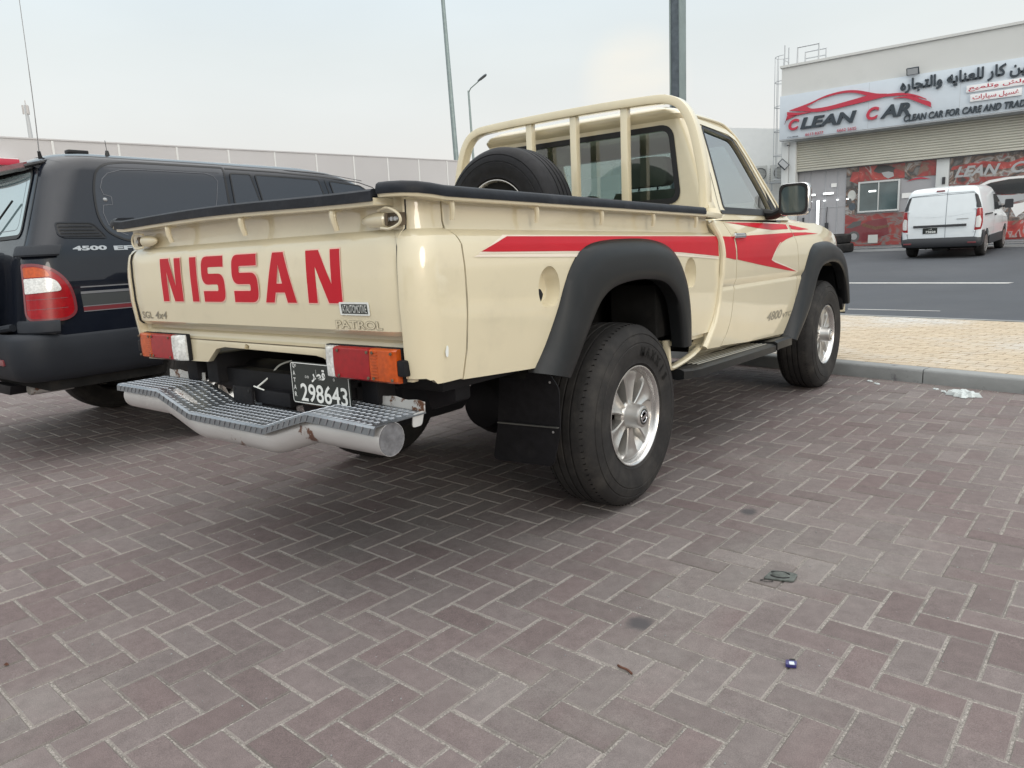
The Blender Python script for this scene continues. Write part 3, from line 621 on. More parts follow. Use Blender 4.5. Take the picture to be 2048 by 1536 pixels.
FP('printed_grille', [(-3.78, 1.30), (-3.55, 1.48), (-3.3, 1.50), (-3.35, 1.36), (-3.6, 1.28)], 'cabin', 22.597, po2)
FP('printed_body', [(-3.79, 1.25), (-3.5, 1.30), (-3.1, 1.48), (-2.6, 1.55), (-2.5, 1.05), (-3.2, .85), (-3.79, .90)], 'suv_stripe_red', 22.5985, po2)
FP('printed_arm', [(-3.25, 1.42), (-2.9, 1.30), (-2.55, 1.34), (-2.5, 1.27), (-2.9, 1.20), (-3.3, 1.34)], 'rusty', 22.596, po2)
FP('printed_wheel', disc(-3.52, 1.02, .17, .17), 'cabin', 22.5965, po2); FP('printed_rim', disc(-3.52, 1.02, .10, .10), 'badge_silver', 22.5955, po2)
FP('printed_box', [(-3.1, .80), (-2.82, .80), (-2.82, 1.05), (-3.1, 1.05)], 'skin_ac', 22.5955, po2)
po3 = FP('poster', [(-.97, .75), (4.1, .75), (4.1, 3.14), (-.97, 3.14)], 'poster_low', 22.602)
FP('printed_band', [(-.97, 2.42), (-.5, 2.35), (-.2, 2.55), (.6, 2.5), (1.2, 2.62), (1.4, 3.14), (-.97, 3.14)], 'poster_dark', 22.599, po3)
FP('printed_swoosh', [(-.9, 2.90), (-.2, 2.98), (.5, 2.88), (1.1, 3.1), (1.1, 2.8), (.3, 2.70), (-.3, 2.84), (-.95, 2.80)], 'poster_red', 22.597, po3)
mb = MB(); text_fit('LEAN', (-.84, .27, 2.58, 2.88), lambda a, b, h: (a + 2, 22.593 - YF, b - BZ), .03, .35, mb); obj('printed_letters', mb, 'badge_silver', po3); mb = MB(); text_fit('CAR', (.52, 1.4, 2.58, 2.88), lambda a, b, h: (a + 2, 22.593 - YF, b - BZ), .03, .35, mb); obj('printed_letters', mb, 'badge_silver', po3)
# printed car: windscreen, bonnet, lamp, grille
car = FP('printed_car', [(-.3, 2.28), (.0, 2.44), (.5, 2.50), (1.6, 2.50), (2.0, 2.1), (2.1, 1.3), (1.9, .9), (.2, .9), (-.1, 1.4), (-.32, 1.9)], 'poster_dark', 22.594, po3)
FP('printed_roof', [(-.25, 2.30), (.02, 2.43), (.5, 2.48), (1.6, 2.48), (1.6, 2.42), (.5, 2.42), (.06, 2.36), (-.2, 2.26)], 'white_paint', 22.590, po3)
FP('printed_windscreen', [(-.2, 2.22), (.06, 2.35), (.5, 2.41), (1.6, 2.41), (1.7, 2.05), (.6, 2.0), (.1, 2.02)], 'van_glass', 22.5895, po3)
FP('printed_bonnet', [(.1, 2.0), (.6, 1.98), (1.7, 2.02), (1.8, 1.9), (1.0, 1.86), (.5, 1.75), (.2, 1.78)], 'badge_silver', 22.589, po3)
FP('printed_headlamp', [(.55, 1.70), (1.1, 1.80), (1.6, 1.78), (1.55, 1.68), (1.05, 1.62), (.78, 1.42), (.72, 1.36)], 'white_paint', 22.588, po3)
FP('printed_bumper', [(.2, 1.0), (.5, 1.25), (1.2, 1.3), (1.9, 1.3), (1.9, .8), (.3, .8)], 'poster_red', 22.5875, po3)
FP('printed_logo', [(-2.1, 2.58), (-1.9, 2.66), (-1.7, 2.68), (-1.5, 2.62), (-1.42, 2.60), (-1.7, 2.63), (-1.9, 2.62)], 'sign_red', 22.594)
# sliding window
win = empty('window', (0, 0, 0)); win.parent = shop
mb = MB(); z0, z1, x0, x1 = 1.745, 2.68, -3.43, -2.255
for a in ((x0, x0 + .05, z0, z1), (x1 - .05, x1, z0, z1), (x0 + .05, x1 - .05, z1 - .05, z1), (x0 + .05, x1 - .05, z0, z0 + .05), (-2.86, -2.83, z0 + .05, z1 - .05)): mb.bb(a[0], a[1], 22.54, 22.60, a[2], a[3])
SH('frame', mb, 'frame_white', .004, win)
for a in ((x0 + .05, -2.86), (-2.83, x1 - .05)): mb = MB(); mb.bb(a[0], a[1], 22.57, 22.585, z0 + .05, z1 - .05); SH('pane', mb, 'win_pane', 0, win)
mb = MB(); mb.bb(-4.25, -4.08, 22.59, 22.602, 2.60, 2.72); mb.bb(-2.20, -1.75, 22.59, 22.60, 2.1, 2.25); SH('notice', mb, 'white_paint')
mb = MB(); mb.bb(-1.14, -1.06, 22.50, 22.528, 2.42, 2.62); SH('switch_box', mb, 'van_dark')
mb = MB(); mb.tube(smooth_path([(-4.34, 22.58, 2.0), (-4.36, 22.57, 1.6), (-4.32, 22.56, 1.3), (-4.37, 22.57, .9)], 4), .012, 6); mb.bb(-4.40, -4.30, 22.54, 22.60, 1.28, 1.5); mb.tube([(-5.08, 22.58, 1.7), (-5.1, 22.56, 1.3)], .03, 6); SH('hose', mb, 'van_dark')
# lit tubes on the shop front
def tube(name, x0, x1, z0, z1, label):
    rt = empty(name, ((x0 + x1) / 2, 22.54, (z0 + z1) / 2)); tag(rt, label, 'tube light', 'lit tube lights in the shop front')
    hx, hz = (x1 - x0) / 2, (z1 - z0) / 2
    m_ = MB(); m_.bb(-hx, hx, 0, .02, -hz, hz); obj('lamp', m_, 'tube_lamp', rt, bevel=.004); m_ = MB(); m_.bb(-hx - .01, hx + .01, .022, .055, -hz - .01, hz + .01); obj('housing', m_, 'frame_white', rt)
tube('tube_light', -5.02, -4.72, 2.38, 2.43, 'lit horizontal tube beside the pickup mirror, left of the pair')
tube('tube_light', -4.47, -4.16, 2.39, 2.44, 'lit horizontal tube right of its twin on the grey panels')
tube('tube_light', -4.66, -4.59, 1.0, 2.22, 'tall lit vertical tube on the grey shop panels')
tube('tube_light', -3.12, -2.92, 2.36, 2.40, 'short lit horizontal tube over the shop window')
rt = empty('spot_lamp', (-4.85, 22.56, 2.2)); tag(rt, 'row of tiny lit spots low on the grey shop panels', 'spot lamps')
mb = MB(); [mb.bb(x - .035, x + .035, -.02, 0, -.014, .014) for x in (0, .42, .82, 1.12)]; obj('lamp', mb, 'tube_lamp', rt, bevel=.004)

# ---- sign board over the shutter
sg = empty('shop_sign', (-2, 22.04, 4.18)); tag(sg, 'long pale blue white shop sign with red car outline above the shutter', 'sign')
def SP(a, b, h=0): return (a + 2, 22.045 - 22.04 - .065 - h, b - 4.18)
mb = MB(); mb.bb(-5.72, 4.6, 22.0, 22.048, 4.18, 5.51); mb.v = [(x + 2, y - 22.04 - .02, z - 4.18) for x, y, z in mb.v]; obj('board', mb, 'sign_face', sg, bevel=.006)
mb = MB()
for x in (-3.1, -.75, 1.6): mb.add([SP(x - .004, 4.2, .0015), SP(x + .004, 4.2, .0015), SP(x + .004, 5.49, .0015), SP(x - .004, 5.49, .0015)], [(0, 1, 2, 3)])
obj('board_joint', mb, 'galv_pale', sg)
mb = MB(); mb.bb(-5.72, 4.6, 21.99, 22.2, 4.145, 4.178); mb.v = [(x + 2, y - 22.04, z - 4.18) for x, y, z in mb.v]; obj('bottom_trim', mb, 'galv_pale', sg)
def letters(name, items, m_, depth=.03):
    q = MB()
    for body, box, off, shr in items: text_fit(body, box, lambda a, b, h: SP(a, b, .035 + h), off, shr, q, 0, depth)
    return obj(name, q, m_, sg)
letters('letters', [('C', (-5.42, -5.10, 4.42, 4.76), .035, .22)], 'sign_red')
letters('letters', [('C', (-3.14, -2.80, 4.42, 4.78), .035, .22)], 'sign_red')
letters('letters', [('LEAN', (-5.06, -3.42, 4.42, 4.76), .035, .22)], 'sign_dark')
letters('letters', [('AR', (-2.76, -1.96, 4.42, 4.78), .035, .22)], 'sign_dark')
letters('letters', [('CLEAN CAR FOR CARE AND TRADING', (-2.13, 1.12, 4.24, 4.43), .03, .18)], 'sign_dark', .02)
letters('letters', [(arabic('كلين كار للعنايه والتجاره'), (-2.26, 1.04, 5.02, 5.43), .03, 0)], 'sign_dark', .025)
letters('phone_number', [('6613 8377', (-4.90, -4.36, 4.20, 4.285), .0, 0)], 'sign_red', .006)
letters('phone_number', [('6662 5625', (-3.96, -3.41, 4.20, 4.285), .0, 0)], 'sign_red', .006)
letters('registration_number', [('C.R.188348', (-5.45, -5.12, 4.205, 4.245), .01, 0)], 'sign_dark', .002)
for nm, a in (('name_strip', (-.60, .95, 4.80, 4.985)), ('name_strip', (-.50, .68, 4.545, 4.74))):
    q = MB(); q.prism([(a[0], a[2]), (a[1], a[2]), (a[1], a[3]), (a[0], a[3])], lambda u, v: SP(u, v, .004), lambda u, v: SP(u, v, .05)); obj(nm, q, 'sign_white', sg, bevel=.006)
q = MB(); text_fit(arabic('بولش وتلميع'), (-.55, .86, 4.82, 4.965), lambda a, b, h: SP(a, b, .053), .02, 0, q); text_fit(arabic('غسيل سيارات'), (-.44, .62, 4.565, 4.72), lambda a, b, h: SP(a, b, .053), .02, 0, q); obj('strip_letters', q, 'sign_red', sg)
def strip_shape(top, bot, hh=0):
    T_ = smooth_path([(a, 0, b) for a, b in top], 6); B2 = smooth_path([(a, 0, b) for a, b in bot], 6); k = max(len(T_), len(B2))
    q = MB(); rs = []
    for i in range(k):
        a = T_[round(i * (len(T_) - 1) / (k - 1))]; b = B2[round(i * (len(B2) - 1) / (k - 1))]
        rs.append([SP(a[0], a[2], .03), SP(a[0], a[2], .06 + hh), SP(b[0], b[2] - .004, .06 + hh), SP(b[0], b[2] - .004, .03)])
    q.loft(rs); return q
q = strip_shape([(-5.41, 5.035), (-4.8, 5.17), (-4.3, 5.32), (-3.8, 5.37), (-3.4, 5.32), (-2.95, 5.17), (-2.65, 5.10), (-2.2, 5.06), (-1.85, 4.95), (-1.56, 4.79)],
                [(-5.41, 5.03), (-4.85, 5.10), (-4.45, 5.24), (-3.9, 5.31), (-3.5, 5.27), (-3.1, 5.12), (-2.7, 5.03), (-2.2, 4.99), (-1.85, 4.90), (-1.58, 4.78)])
q2 = strip_shape([(-5.41, 5.03), (-4.95, 5.10), (-4.7, 4.99), (-4.2, 4.99), (-3.5, 5.08), (-3.0, 5.14), (-2.6, 5.10)], [(-5.41, 5.03), (-4.9, 4.94), (-4.6, 4.88), (-4.2, 4.88), (-3.5, 4.94), (-3.0, 4.99), (-2.6, 5.03)], .006)
q3 = strip_shape([(-5.47, 5.0), (-5.2, 4.94), (-4.75, 4.90)], [(-5.47, 4.90), (-5.3, 4.86), (-4.75, 4.89)])
q4 = strip_shape([(-5.47, 4.88), (-5.35, 4.87), (-5.15, 4.87)], [(-5.545, 4.62), (-5.50, 4.74), (-5.30, 4.83)])
q5 = strip_shape([(-2.42, 4.95), (-1.95, 4.94), (-1.70, 4.80), (-1.47, 4.70), (-1.45, 4.56)], [(-2.42, 4.94), (-2.1, 4.90), (-1.85, 4.78), (-1.6, 4.64), (-1.42, 4.54)])
for qq in (q2, q3, q4, q5): q.add(qq.v, qq.f)
obj('car_outline', q, 'sign_red', sg)

# ---- floodlights, camera, roof ladder
def flood(loc, rot, label, roll=0):
    rt = empty('floodlight', loc); rt.rotation_euler = rot; tag(rt, label, 'floodlight')
    m_ = MB(); m_.bb(-.16, .16, -.03, .03, -.10, .10); obj('housing', m_, 'sign_dark', rt, bevel=.012); m_ = MB(); m_.bb(-.135, .135, -.036, -.031, -.08, .08); obj('lens', m_, 'galv_pale', rt)
    m_ = MB(); m_.tube([(-.15, .02, 0), (-.15, .1, -.12), (.15, .1, -.12), (.15, .02, 0)], .012, 6); obj('bracket', m_, 'sign_dark', rt); return rt
flood((-1.945, 21.88, 5.60), (R(25), 0, 0), 'black framed floodlight fixed above the shop sign')
flood((-5.60, 22.1, 3.43), (R(10), R(45), R(20)), 'floodlight hanging tilted as a diamond on the left pillar')
rt = empty('security_camera', (-5.51, 22.2, 4.07)); tag(rt, 'tiny round security camera under the left end of the sign', 'camera')
mb = MB(); mb.lathe([(-.05, .03), (-.04, .045), (0, .05), (.03, .05)], (0, 0, 0), 'z', 14); obj('dome', mb, 'frame_white', rt); mb = MB(); mb.lathe([(-.075, .005), (-.07, .025), (-.052, .032)], (0, 0, 0), 'z', 12); obj('lens', mb, 'sign_dark', rt)
ld = empty('roof_ladder', (-5.95, 22.6, .69)); tag(ld, 'thin caged steel ladder climbing the left side of the shop to the roof', 'ladder')
def LD(x, y, z): return (x + 5.95, y - 22.6, z - .69)
for yy in (22.55, 22.95): mb = MB(); mb.tube([LD(-5.78, yy, 1), LD(-5.78, yy, 7.15)], .02, 6); obj('rail', mb, 'galv_pale', ld)
mb = MB(); [mb.tube([LD(-5.78, 22.55, 1 + k * .3), LD(-5.78, 22.95, 1 + k * .3)], .012, 5) for k in range(20)]; obj('rung', mb, 'galv_pale', ld)
mb = MB()
for k in range(6):
    z = 3.0 + k * .77; mb.tube([LD(-5.78 - .36 * math.sin(t), 22.75 - .3 * math.cos(t), z) for t in [math.pi * j / 10 for j in range(11)]], .012, 5)
obj('cage_hoop', mb, 'galv_pale', ld)
mb = MB(); [mb.tube([LD(-5.78 - .36 * math.sin(t), 22.75 - .3 * math.cos(t), 3.0), LD(-5.78 - .36 * math.sin(t), 22.75 - .3 * math.cos(t), 6.85)], .009, 5) for t in (.5, 1.2, 1.95, 2.6)]; obj('cage_bar', mb, 'galv_pale', ld)
mb = MB()
for yy in (22.3, 23.1):
    mb.tube([LD(-5.30, yy, 6.43), LD(-5.30, yy, 6.95), LD(-4.66, yy, 6.95), LD(-4.66, yy, 6.43)], .03, 4)
mb.tube([LD(-5.3, yy, 6.75), LD(-4.66, yy, 6.75)], .02, 4); obj('roof_handrail', mb, 'galv_pale', ld)

# ---- drain grating and tyre stack
gr = empty('drain_grating', (0, 21.6, ground_z(21.6) + .008)); tag(gr, 'long black steel drain grating set in the forecourt before the shop', 'drain grating')
mb = MB(); mb.bb(-4.5, 6, -.16, -.14, -.02, .008); mb.bb(-4.5, 6, .14, .16, -.02, .008); obj('rail', mb, 'galv_dark', gr)
mb = MB(); mb.add([(-4.5, -.14, .0), (6, -.14, .0), (6, .14, .0), (-4.5, .14, .0)], [(0, 1, 2, 3)]); obj('trough', mb, 'dark', gr)
mb = MB(); [mb.box((-4.45 + k * .1, 0, .006), (.03, .28, .008), Matrix.Rotation(R(-12), 3, 'Z')) for k in range(104)]; tag(obj('bar', mb, 'kerb', gr, ang=0), kind='stuff')
def lying_tyre(loc, lab):
    q = MB(); q.lathe([(0, .2), (-.0, .30), (.02, .335), (.06, .345), (.13, .345), (.17, .335), (.19, .30), (.19, .2), (.16, .185), (.03, .185)], (0, 0, 0), 'z', 32, closed=True)
    q.v = [(x, y, z * 1.38) for x, y, z in q.v]
    q.f += [tuple([len(q.v) - 32 + k, len(q.v) - 32 + (k + 1) % 32, (k + 1) % 32, k]) for k in range(32)]; q.m += [0] * 32
    o = obj('tyre', q, 'tyre', None); o.location = loc; tag(o, lab, 'tyre', 'old tyres stacked on the road'); return o
zt_ = ground_z(20.3); t1 = lying_tyre((-3.36, 20.45, zt_ + .005), 'lower tyre of the stack, lying beside the pickup bonnet'); t1.rotation_euler = (R(2.3), 0, 0)
t2 = lying_tyre((-3.43, 20.45, zt_ + .27), 'upper tyre of the stack, lying on the other one'); t2.rotation_euler = (R(2.3), 0, 0)

# ================================================================== THE PICKUP
TR = empty('pickup_truck', (0, 0, 0)); tag(TR, 'cream single cab pickup with red stripes and big red tailgate letters', 'pickup truck')
def rk(y): return -.017 * (y + 1.27)
BED = [(.66, .882), (.78, .893), (.95, .905), (1.10, .909), (1.165, .905), (1.192, .897), (1.206, .880), (1.214, .864), (1.24, .860), (1.32, .860)]
CAB = [(.50, .872), (.70, .892), (.90, .902), (.915, .896), (.935, .905), (.955, .911), (1.06, .913), (1.10, .9115), (1.13, .908), (1.155, .9025), (1.18, .8945), (1.205, .884), (1.23, .872), (1.255, .859), (1.30, .846)]
def bedx(y, z): return interp(BED, z - rk(y))
def cabx(y, z):
    x = interp(CAB, z - rk(y) * .6)
    if y > 2.55: x -= .17 * ((y - 2.55) / 1.2) ** 2.2
    return x
def side_panel(yr, yf, zs, xf, zbot=None, zsplit=.95, ny=14, nlow=7, th=.09, s=1, edge=True):
    rings = []
    for i in range(ny + 1):
        t = i / ny; col = []
        ym = ease(yr(.95), yf(.95), t); zb_ = zbot(ym) if zbot else zs[0]
        zz = [ease(zb_, zsplit + rk(ym), k / nlow) for k in range(nlow)] + [z + rk(ym) for z in zs if z >= zsplit]
        for z in zz: y = ease(yr(z), yf(z), t); col.append((s * xf(y, z), y, z))
        inner = [(s * (xf(y_, z_) - th), y_, z_) for (_, y_, z_) in reversed(col)]
        rings.append(col + inner)
    return MB().loft(rings)
RZ = [.95, 1.0, 1.05, 1.10, 1.135, 1.165, 1.18, 1.192, 1.199, 1.206, 1.214, 1.24, 1.27, 1.312]
SEAM = [(.74, -1.106), (.85, -1.085), (1.0, -1.080), (1.17, -1.091), (1.215, -1.122), (1.3, -1.122)]
LIP = [(.60, .735), (.67, .80), (.74, .85), (.82, .876), (.95, .890), (1.06, .895), (1.15, .875), (1.235, .83), (1.3, .82)]
def zb_bed(y): return interp([(-1.34, .772), (-1.10, .752), (-.71, .727), (.51, .680), (.80, .676)], y)
FLO = [(-.735, .712), (-.665, .80), (-.60, .905), (-.545, 1.01), (-.49, 1.085), (-.41, 1.135), (-.30, 1.156), (-.12, 1.162), (.10, 1.157), (.26, 1.130), (.36, 1.085), (.425, 1.02), (.462, .94), (.49, .82), (.497, .655)]
FLL = [(-.585, .672), (-.53, .735), (-.46, .82), (-.385, .905), (-.33, .948), (-.25, .978), (-.12, .993), (.02, .992), (.16, .975), (.25, .935), (.315, .875), (.345, .80), (.36, .735), (.368, .69), (.372, .655)]
def oval(cy, cz, ry, rz): return [(cy + ry * math.cos(t), cz + (rz * math.sin(t) if math.sin(t) > 0 else rz * .97 * max(math.sin(t), -.86))) for t in [2 * math.pi * k / 32 for k in range(32)]]
for s in (1, -1):
    q = side_panel(lambda z: interp(SEAM, z) + .0035, lambda z: interp(LIP, z) - .012, RZ, bedx, zb_bed, ny=34, s=s, th=.10)
    o = obj('bed_side', q, 'cream', TR, ang=28)
    arch = [(y, z - .012) for y, z in [(-.70, .60)] + FLO[:1] + [(y + .02, z - .012) for y, z in FLO[1:-1]] + [(.47, .6)]]
    cut = [MB().prism(arch, lambda a, b: (s * .75, a, b), lambda a, b: (s * 1.0, a, b))]
    for cy, cz in ((-.642, 1.0), (.53, .985)):
        ov = oval(cy, cz, .064, .076); rings = [[(s * (.909 - d), cy + (a - cy) * k, cz + (b - cz) * k) for a, b in ov] for d, k in ((-.03, 1.03), (.006, 1.02), (.014, .98), (.045, .90), (.055, .80))]
        cut.append(MB().loft(rings))
    boolcut(o, cut, ang=28)
    for cy, cz in ((-.642, 1.0), (.53, .985)):
        mb = MB(); mb.prism([(cy - .055, cz - .055), (cy - .02, cz - .045), (cy - .005, cz - .02), (cy - .02, cz), (cy - .06, cz + .002)], lambda a, b: (s * .848, a, b), lambda a, b: (s * .888, a - .004, b)); obj('tie_hook', mb, 'black_rubber', TR, bevel=.006)
    # wheel well
    mb = MB(); mb.loft([[(s * .84, y * .98, z - .03) for y, z in FLO], [(s * .50, y * .98, z - .03) for y, z in FLO]], closed=False); mb.prism([(y * .98, z - .03) for y, z in FLO], lambda a, b: (s * .50, a, b), lambda a, b: (s * .49, a, b)); obj('wheel_well', mb, 'under', TR)
    mb = MB(); mb.bb(*sorted((s * .60, s * .84)), .30, .50, .70, .95); mb.bb(*sorted((s * .5, s * .8)), .44, .47, .55, .95); obj('inner_bracket', mb, 'under', TR, bevel=.01)

    # rear corner panel: rounded in plan
    q = MB(); rings = []
    plan = []
    yc0 = -1.10; 
    nA = 12
    for k in range(nA + 1):
        t = k / nA * math.pi / 2; plan.append((math.cos(t), math.sin(t)))
    for k in range(-1, nA + 2):
        col = []
        zz = [.768 if k > 3 else .755] + [.80, .84, .90] + [z for z in RZ]
        for z in zz:
            x = bedx(-1.27, z); yb = interp([(.74, -1.262), (.85, -1.272), (1.0, -1.284), (1.12, -1.282), (1.19, -1.270), (1.206, -1.258), (1.214, -1.246), (1.3, -1.243)], z)
            ys_ = interp(SEAM, z) - .0035; r_ = .085
            if k == -1: px, py = x, ys_
            elif k == nA + 1: px, py = .8215, yb
            else:
                cx, cy = x - r_, yb + r_; px = cx + r_ * plan[k][0]; py = cy - r_ * plan[k][1]; py = min(py, ys_)
            col.append((s * px, py, z if z > .77 else z + (.0 if k < 6 else .006)))
        cxm, cym = .78, -1.16
        inner = [(ease(px, s * .80, .5) if 0 <= k <= nA else (px - s * .03 if k < 0 else px), ease(py, -1.17, .5) if 0 <= k <= nA else (py if k < 0 else py + .04), z) for px, py, z in reversed(col)]
        rings.append(col + inner)
    q.loft(rings); obj('corner_panel', q, 'cream', TR, ang=28)
# tailgate
GY = [(.900, -1.262), (.915, -1.276), (1.0, -1.284), (1.10, -1.284), (1.165, -1.280), (1.190, -1.272), (1.205, -1.262), (1.216, -1.248), (1.24, -1.244), (1.30, -1.243)]
def gate_y(z): return interp(GY, z)
GZ = [.900, .907, .915, .94, .97, 1.0, 1.05, 1.10, 1.14, 1.165, 1.180, 1.190, 1.198, 1.205, 1.211, 1.216, 1.24, 1.27, 1.298]
gate_w = lambda z: interp([(.9, .806), (1.0, .812), (1.15, .813), (1.22, .815), (1.3, .815)], z)
mb = MB(); rings = []
for i in range(37):
    t = -1 + 2 * i / 36
    sag = .002 * math.sin(t * 9) if abs(t) < .9 else 0
    col = [(t * gate_w(z), gate_y(z) + sag * (1 if 1.0 < z < 1.17 else 0) + (.012 * max(0, abs(t) - .985) / .015), z) for z in GZ]
    rings.append(col + [(x, -1.205, z) for x, y, z in reversed(col)])
mb.loft(rings); gate = obj('tailgate', mb, 'cream', TR, ang=30)
# raised panel edge pressing on the upper strip
def gm(a, b, h=0): return (a, gate_y(b) - .0018 - h, b)
# tailgate letters
def stroke(pts, wd, ext=0):
    P = [Vector(p_) for p_ in pts]
    if ext: P[0] = P[0] + (P[0] - P[1]).normalized() * ext; P[-1] = P[-1] + (P[-1] - P[-2]).normalized() * ext
    L_, R_ = [], []
    for i in range(len(P)):
        t0 = (P[i] - P[max(i - 1, 0)]) if i else (P[1] - P[0]); t1 = (P[min(i + 1, len(P) - 1)] - P[i]) if i < len(P) - 1 else t0
        t0.normalize(); t1.normalize(); t = (t0 + t1).normalized(); k = wd / 2 / max(.5, t.dot(t1)); n = Vector((-t.y, t.x)) * k
        L_.append(P[i] + n); R_.append(P[i] - n)
    return L_, R_
ZB, ZT = 1.0, 1.168
def bez(p0, p1, p2, n=7): return [((1 - t) ** 2 * p0[0] + 2 * t * (1 - t) * p1[0] + t * t * p2[0], (1 - t) ** 2 * p0[1] + 2 * t * (1 - t) * p1[1] + t * t * p2[1]) for t in [k / n for k in range(n + 1)]]
def letter_polys(ch, x0, x1, g):
    """solid outlines of the block letters; g grows them for the pale edge"""
    zb_, zt_, w_ = ZB - g, ZT + g, None
    x0 -= g; x1 += g
    if ch == 'I': return [[(x0, zb_), (x1, zb_), (x1, zt_), (x0, zt_)]]
    if ch == 'N':
        v = .046 + 2 * g
        return [[(x0, zb_), (x0 + v, zb_), (x0 + v, zt_ - .052 - g), (x1 - .066 - 2.2 * g, zb_), (x1, zb_), (x1, zt_), (x1 - v, zt_), (x1 - v, zb_ + .060 + g), (x0 + .066 + 2.2 * g, zt_), (x0, zt_)]]
    if ch == 'A':
        c = (x0 + x1) / 2; v = .050 + 2 * g; sl = (c - .030 - g) - x0; tw = .030 + g
        def xl(z): return x0 + (c - tw - x0) * (z - zb_) / (zt_ - zb_)
        def xr(z): return x1 - (x1 - c - tw) * (z - zb_) / (zt_ - zb_)
        z1, z2, z3 = ZB + .034 - g, ZB + .064 + g, ZB + .128 - g * 1.5
        return [[(x0, zb_), (x0 + v, zb_), (xl(z1) + v, z1), (xr(z1) - v, z1), (x1 - v, zb_), (x1, zb_), (xr(z2), z2), (xl(z2), z2)],
                [(xl(z2), z2), (xl(z2) + v, z2), (c - .001, z3), (c - .001, zt_), (c - tw, zt_)], [(xr(z2), z2), (c + tw, zt_), (c - .001, zt_), (c - .001, z3), (xr(z2) - v, z2)]]
    if ch == 'S':
        h = .040 + 2 * g; r = .040; zm = (ZB + ZT) / 2; a = x0; b = x1; m1 = zm + .020 + g; m0 = zm - .020 - g; ri = .012
        top = zt_; 
        return [[(b, top)] + bez((a + r, top), (a, top), (a, top - r * 1.1)) + bez((a, m0 + r), (a, m0), (a + r, m0)) +
                bez((b - .055 - 2*g, m0), (b - .045 - g, m0), (b - .045 - g, m0 - .008)) + bez((b - .045 - g, zb_ + h + .008), (b - .045 - g, zb_ + h), (b - .053 - g, zb_ + h)) + [(a + .004, zb_ + h), (a + .004, zb_)] +
                bez((b - r, zb_), (b, zb_), (b, zb_ + r)) + bez((b, m1 - r), (b, m1), (b - r, m1)) + bez((a + .053 + g, m1), (a + .045 + g, m1), (a + .045 + g, m1 + .008)) + bez((a + .045 + g, top - h - .008), (a + .045 + g, top - h), (a + .053 + g, top - h)) + [(b - .002, top - h)]]
LET = [('N', -.548, -.392), ('I', -.322, -.275), ('S', -.240, -.088), ('S', -.034, .122), ('A', .161, .336), ('N', .400, .570)]
for ch, a, b in LET:
    g0 = None
    for g, mn, h in ((.0038, 'pink_edge', .0), (0, 'red_paint', .0008)):
        polys = letter_polys(ch, a, b, g); bmv = MB()
        first = None
        for k_, pl in enumerate(polys):
            od = decal('letter' if mn == 'red_paint' else 'letter_edge', pl, lambda u, v: gm(u, v, h + k_ * .00005), mn, None, .04)
            if first is None: first = od
            else:
                bm = bmesh.new(); bm.from_mesh(first.data); bm.from_mesh(od.data); bm.to_mesh(first.data); bm.free(); bpy.data.objects.remove(od)
        if g0 is None: g0 = first; g0.parent = gate
        else: first.parent = gate
def outline_text(name, body, box, fn, offs, mats, par, shear=0):
    for k, (of, mn) in enumerate(zip(offs, mats)):
        q = MB(); text_fit(body, box, lambda a, b, h: fn(a, b, .0006 * k), of, shear, q, ref=True); obj(name if k else name + '_edge', q, mn, par, ang=0)
outline_text('model_lettering', 'PATROL', (.520, .735, .921, .945), gm, (.040, .008), ('badge_grey', 'cream'), gate)
outline_text('grade_lettering', 'SGL', (-.758, -.672, .927, .955), gm, (.012,), ('badge_grey',), gate)
outline_text('grade_lettering', '4x4', (-.650, -.552, .927, .957), gm, (.012,), ('badge_grey',), gate, .3)
mb = MB(); mb.prism(rpoly([(.552, .963), (.690, .963), (.690, 1.004), (.552, 1.004)], .004, 2), lambda a, b: gm(a, b, 0), lambda a, b: gm(a, b, .002)); bd = obj('dealer_badge', mb, 'plate_white', gate)
decal('badge_panel', [(.562, .968), (.683, .968), (.683, .998), (.562, .998)], lambda a, b: gm(a, b, .0026), 'plate_black', bd, 0)
mb = MB(); text_fit('ATAUTOMOTIVE', (.566, .679, .971, .995), lambda a, b, h: gm(a, b, .0032), -.004, 0, mb); obj('badge_letters', mb, 'plate_white', bd, ang=0)
# dent highlight pressing: two shallow creases on the gate's upper strip
mb = MB()
for s in (-1, 1):
    mb.prism(rpoly([(s * .60, 1.222), (s * .80, 1.222), (s * .80, 1.285), (s * .58, 1.285)], .012, 3), lambda a, b: (a, -1.243, b), lambda a, b: (a, -1.2385, b))
for s in (1, -1):
    mb = MB(); mb.loft([[(s * .8135, gate_y(z) + .008, z), (s * .8220, gate_y(z) + .008, z), (s * .8220, gate_y(z) + .02, z), (s * .8135, gate_y(z) + .02, z)] for z in GZ]); obj('gate_gap_shade', mb, 'dark', TR)  # dark strip set into the open gap beside the gate, standing for its shade
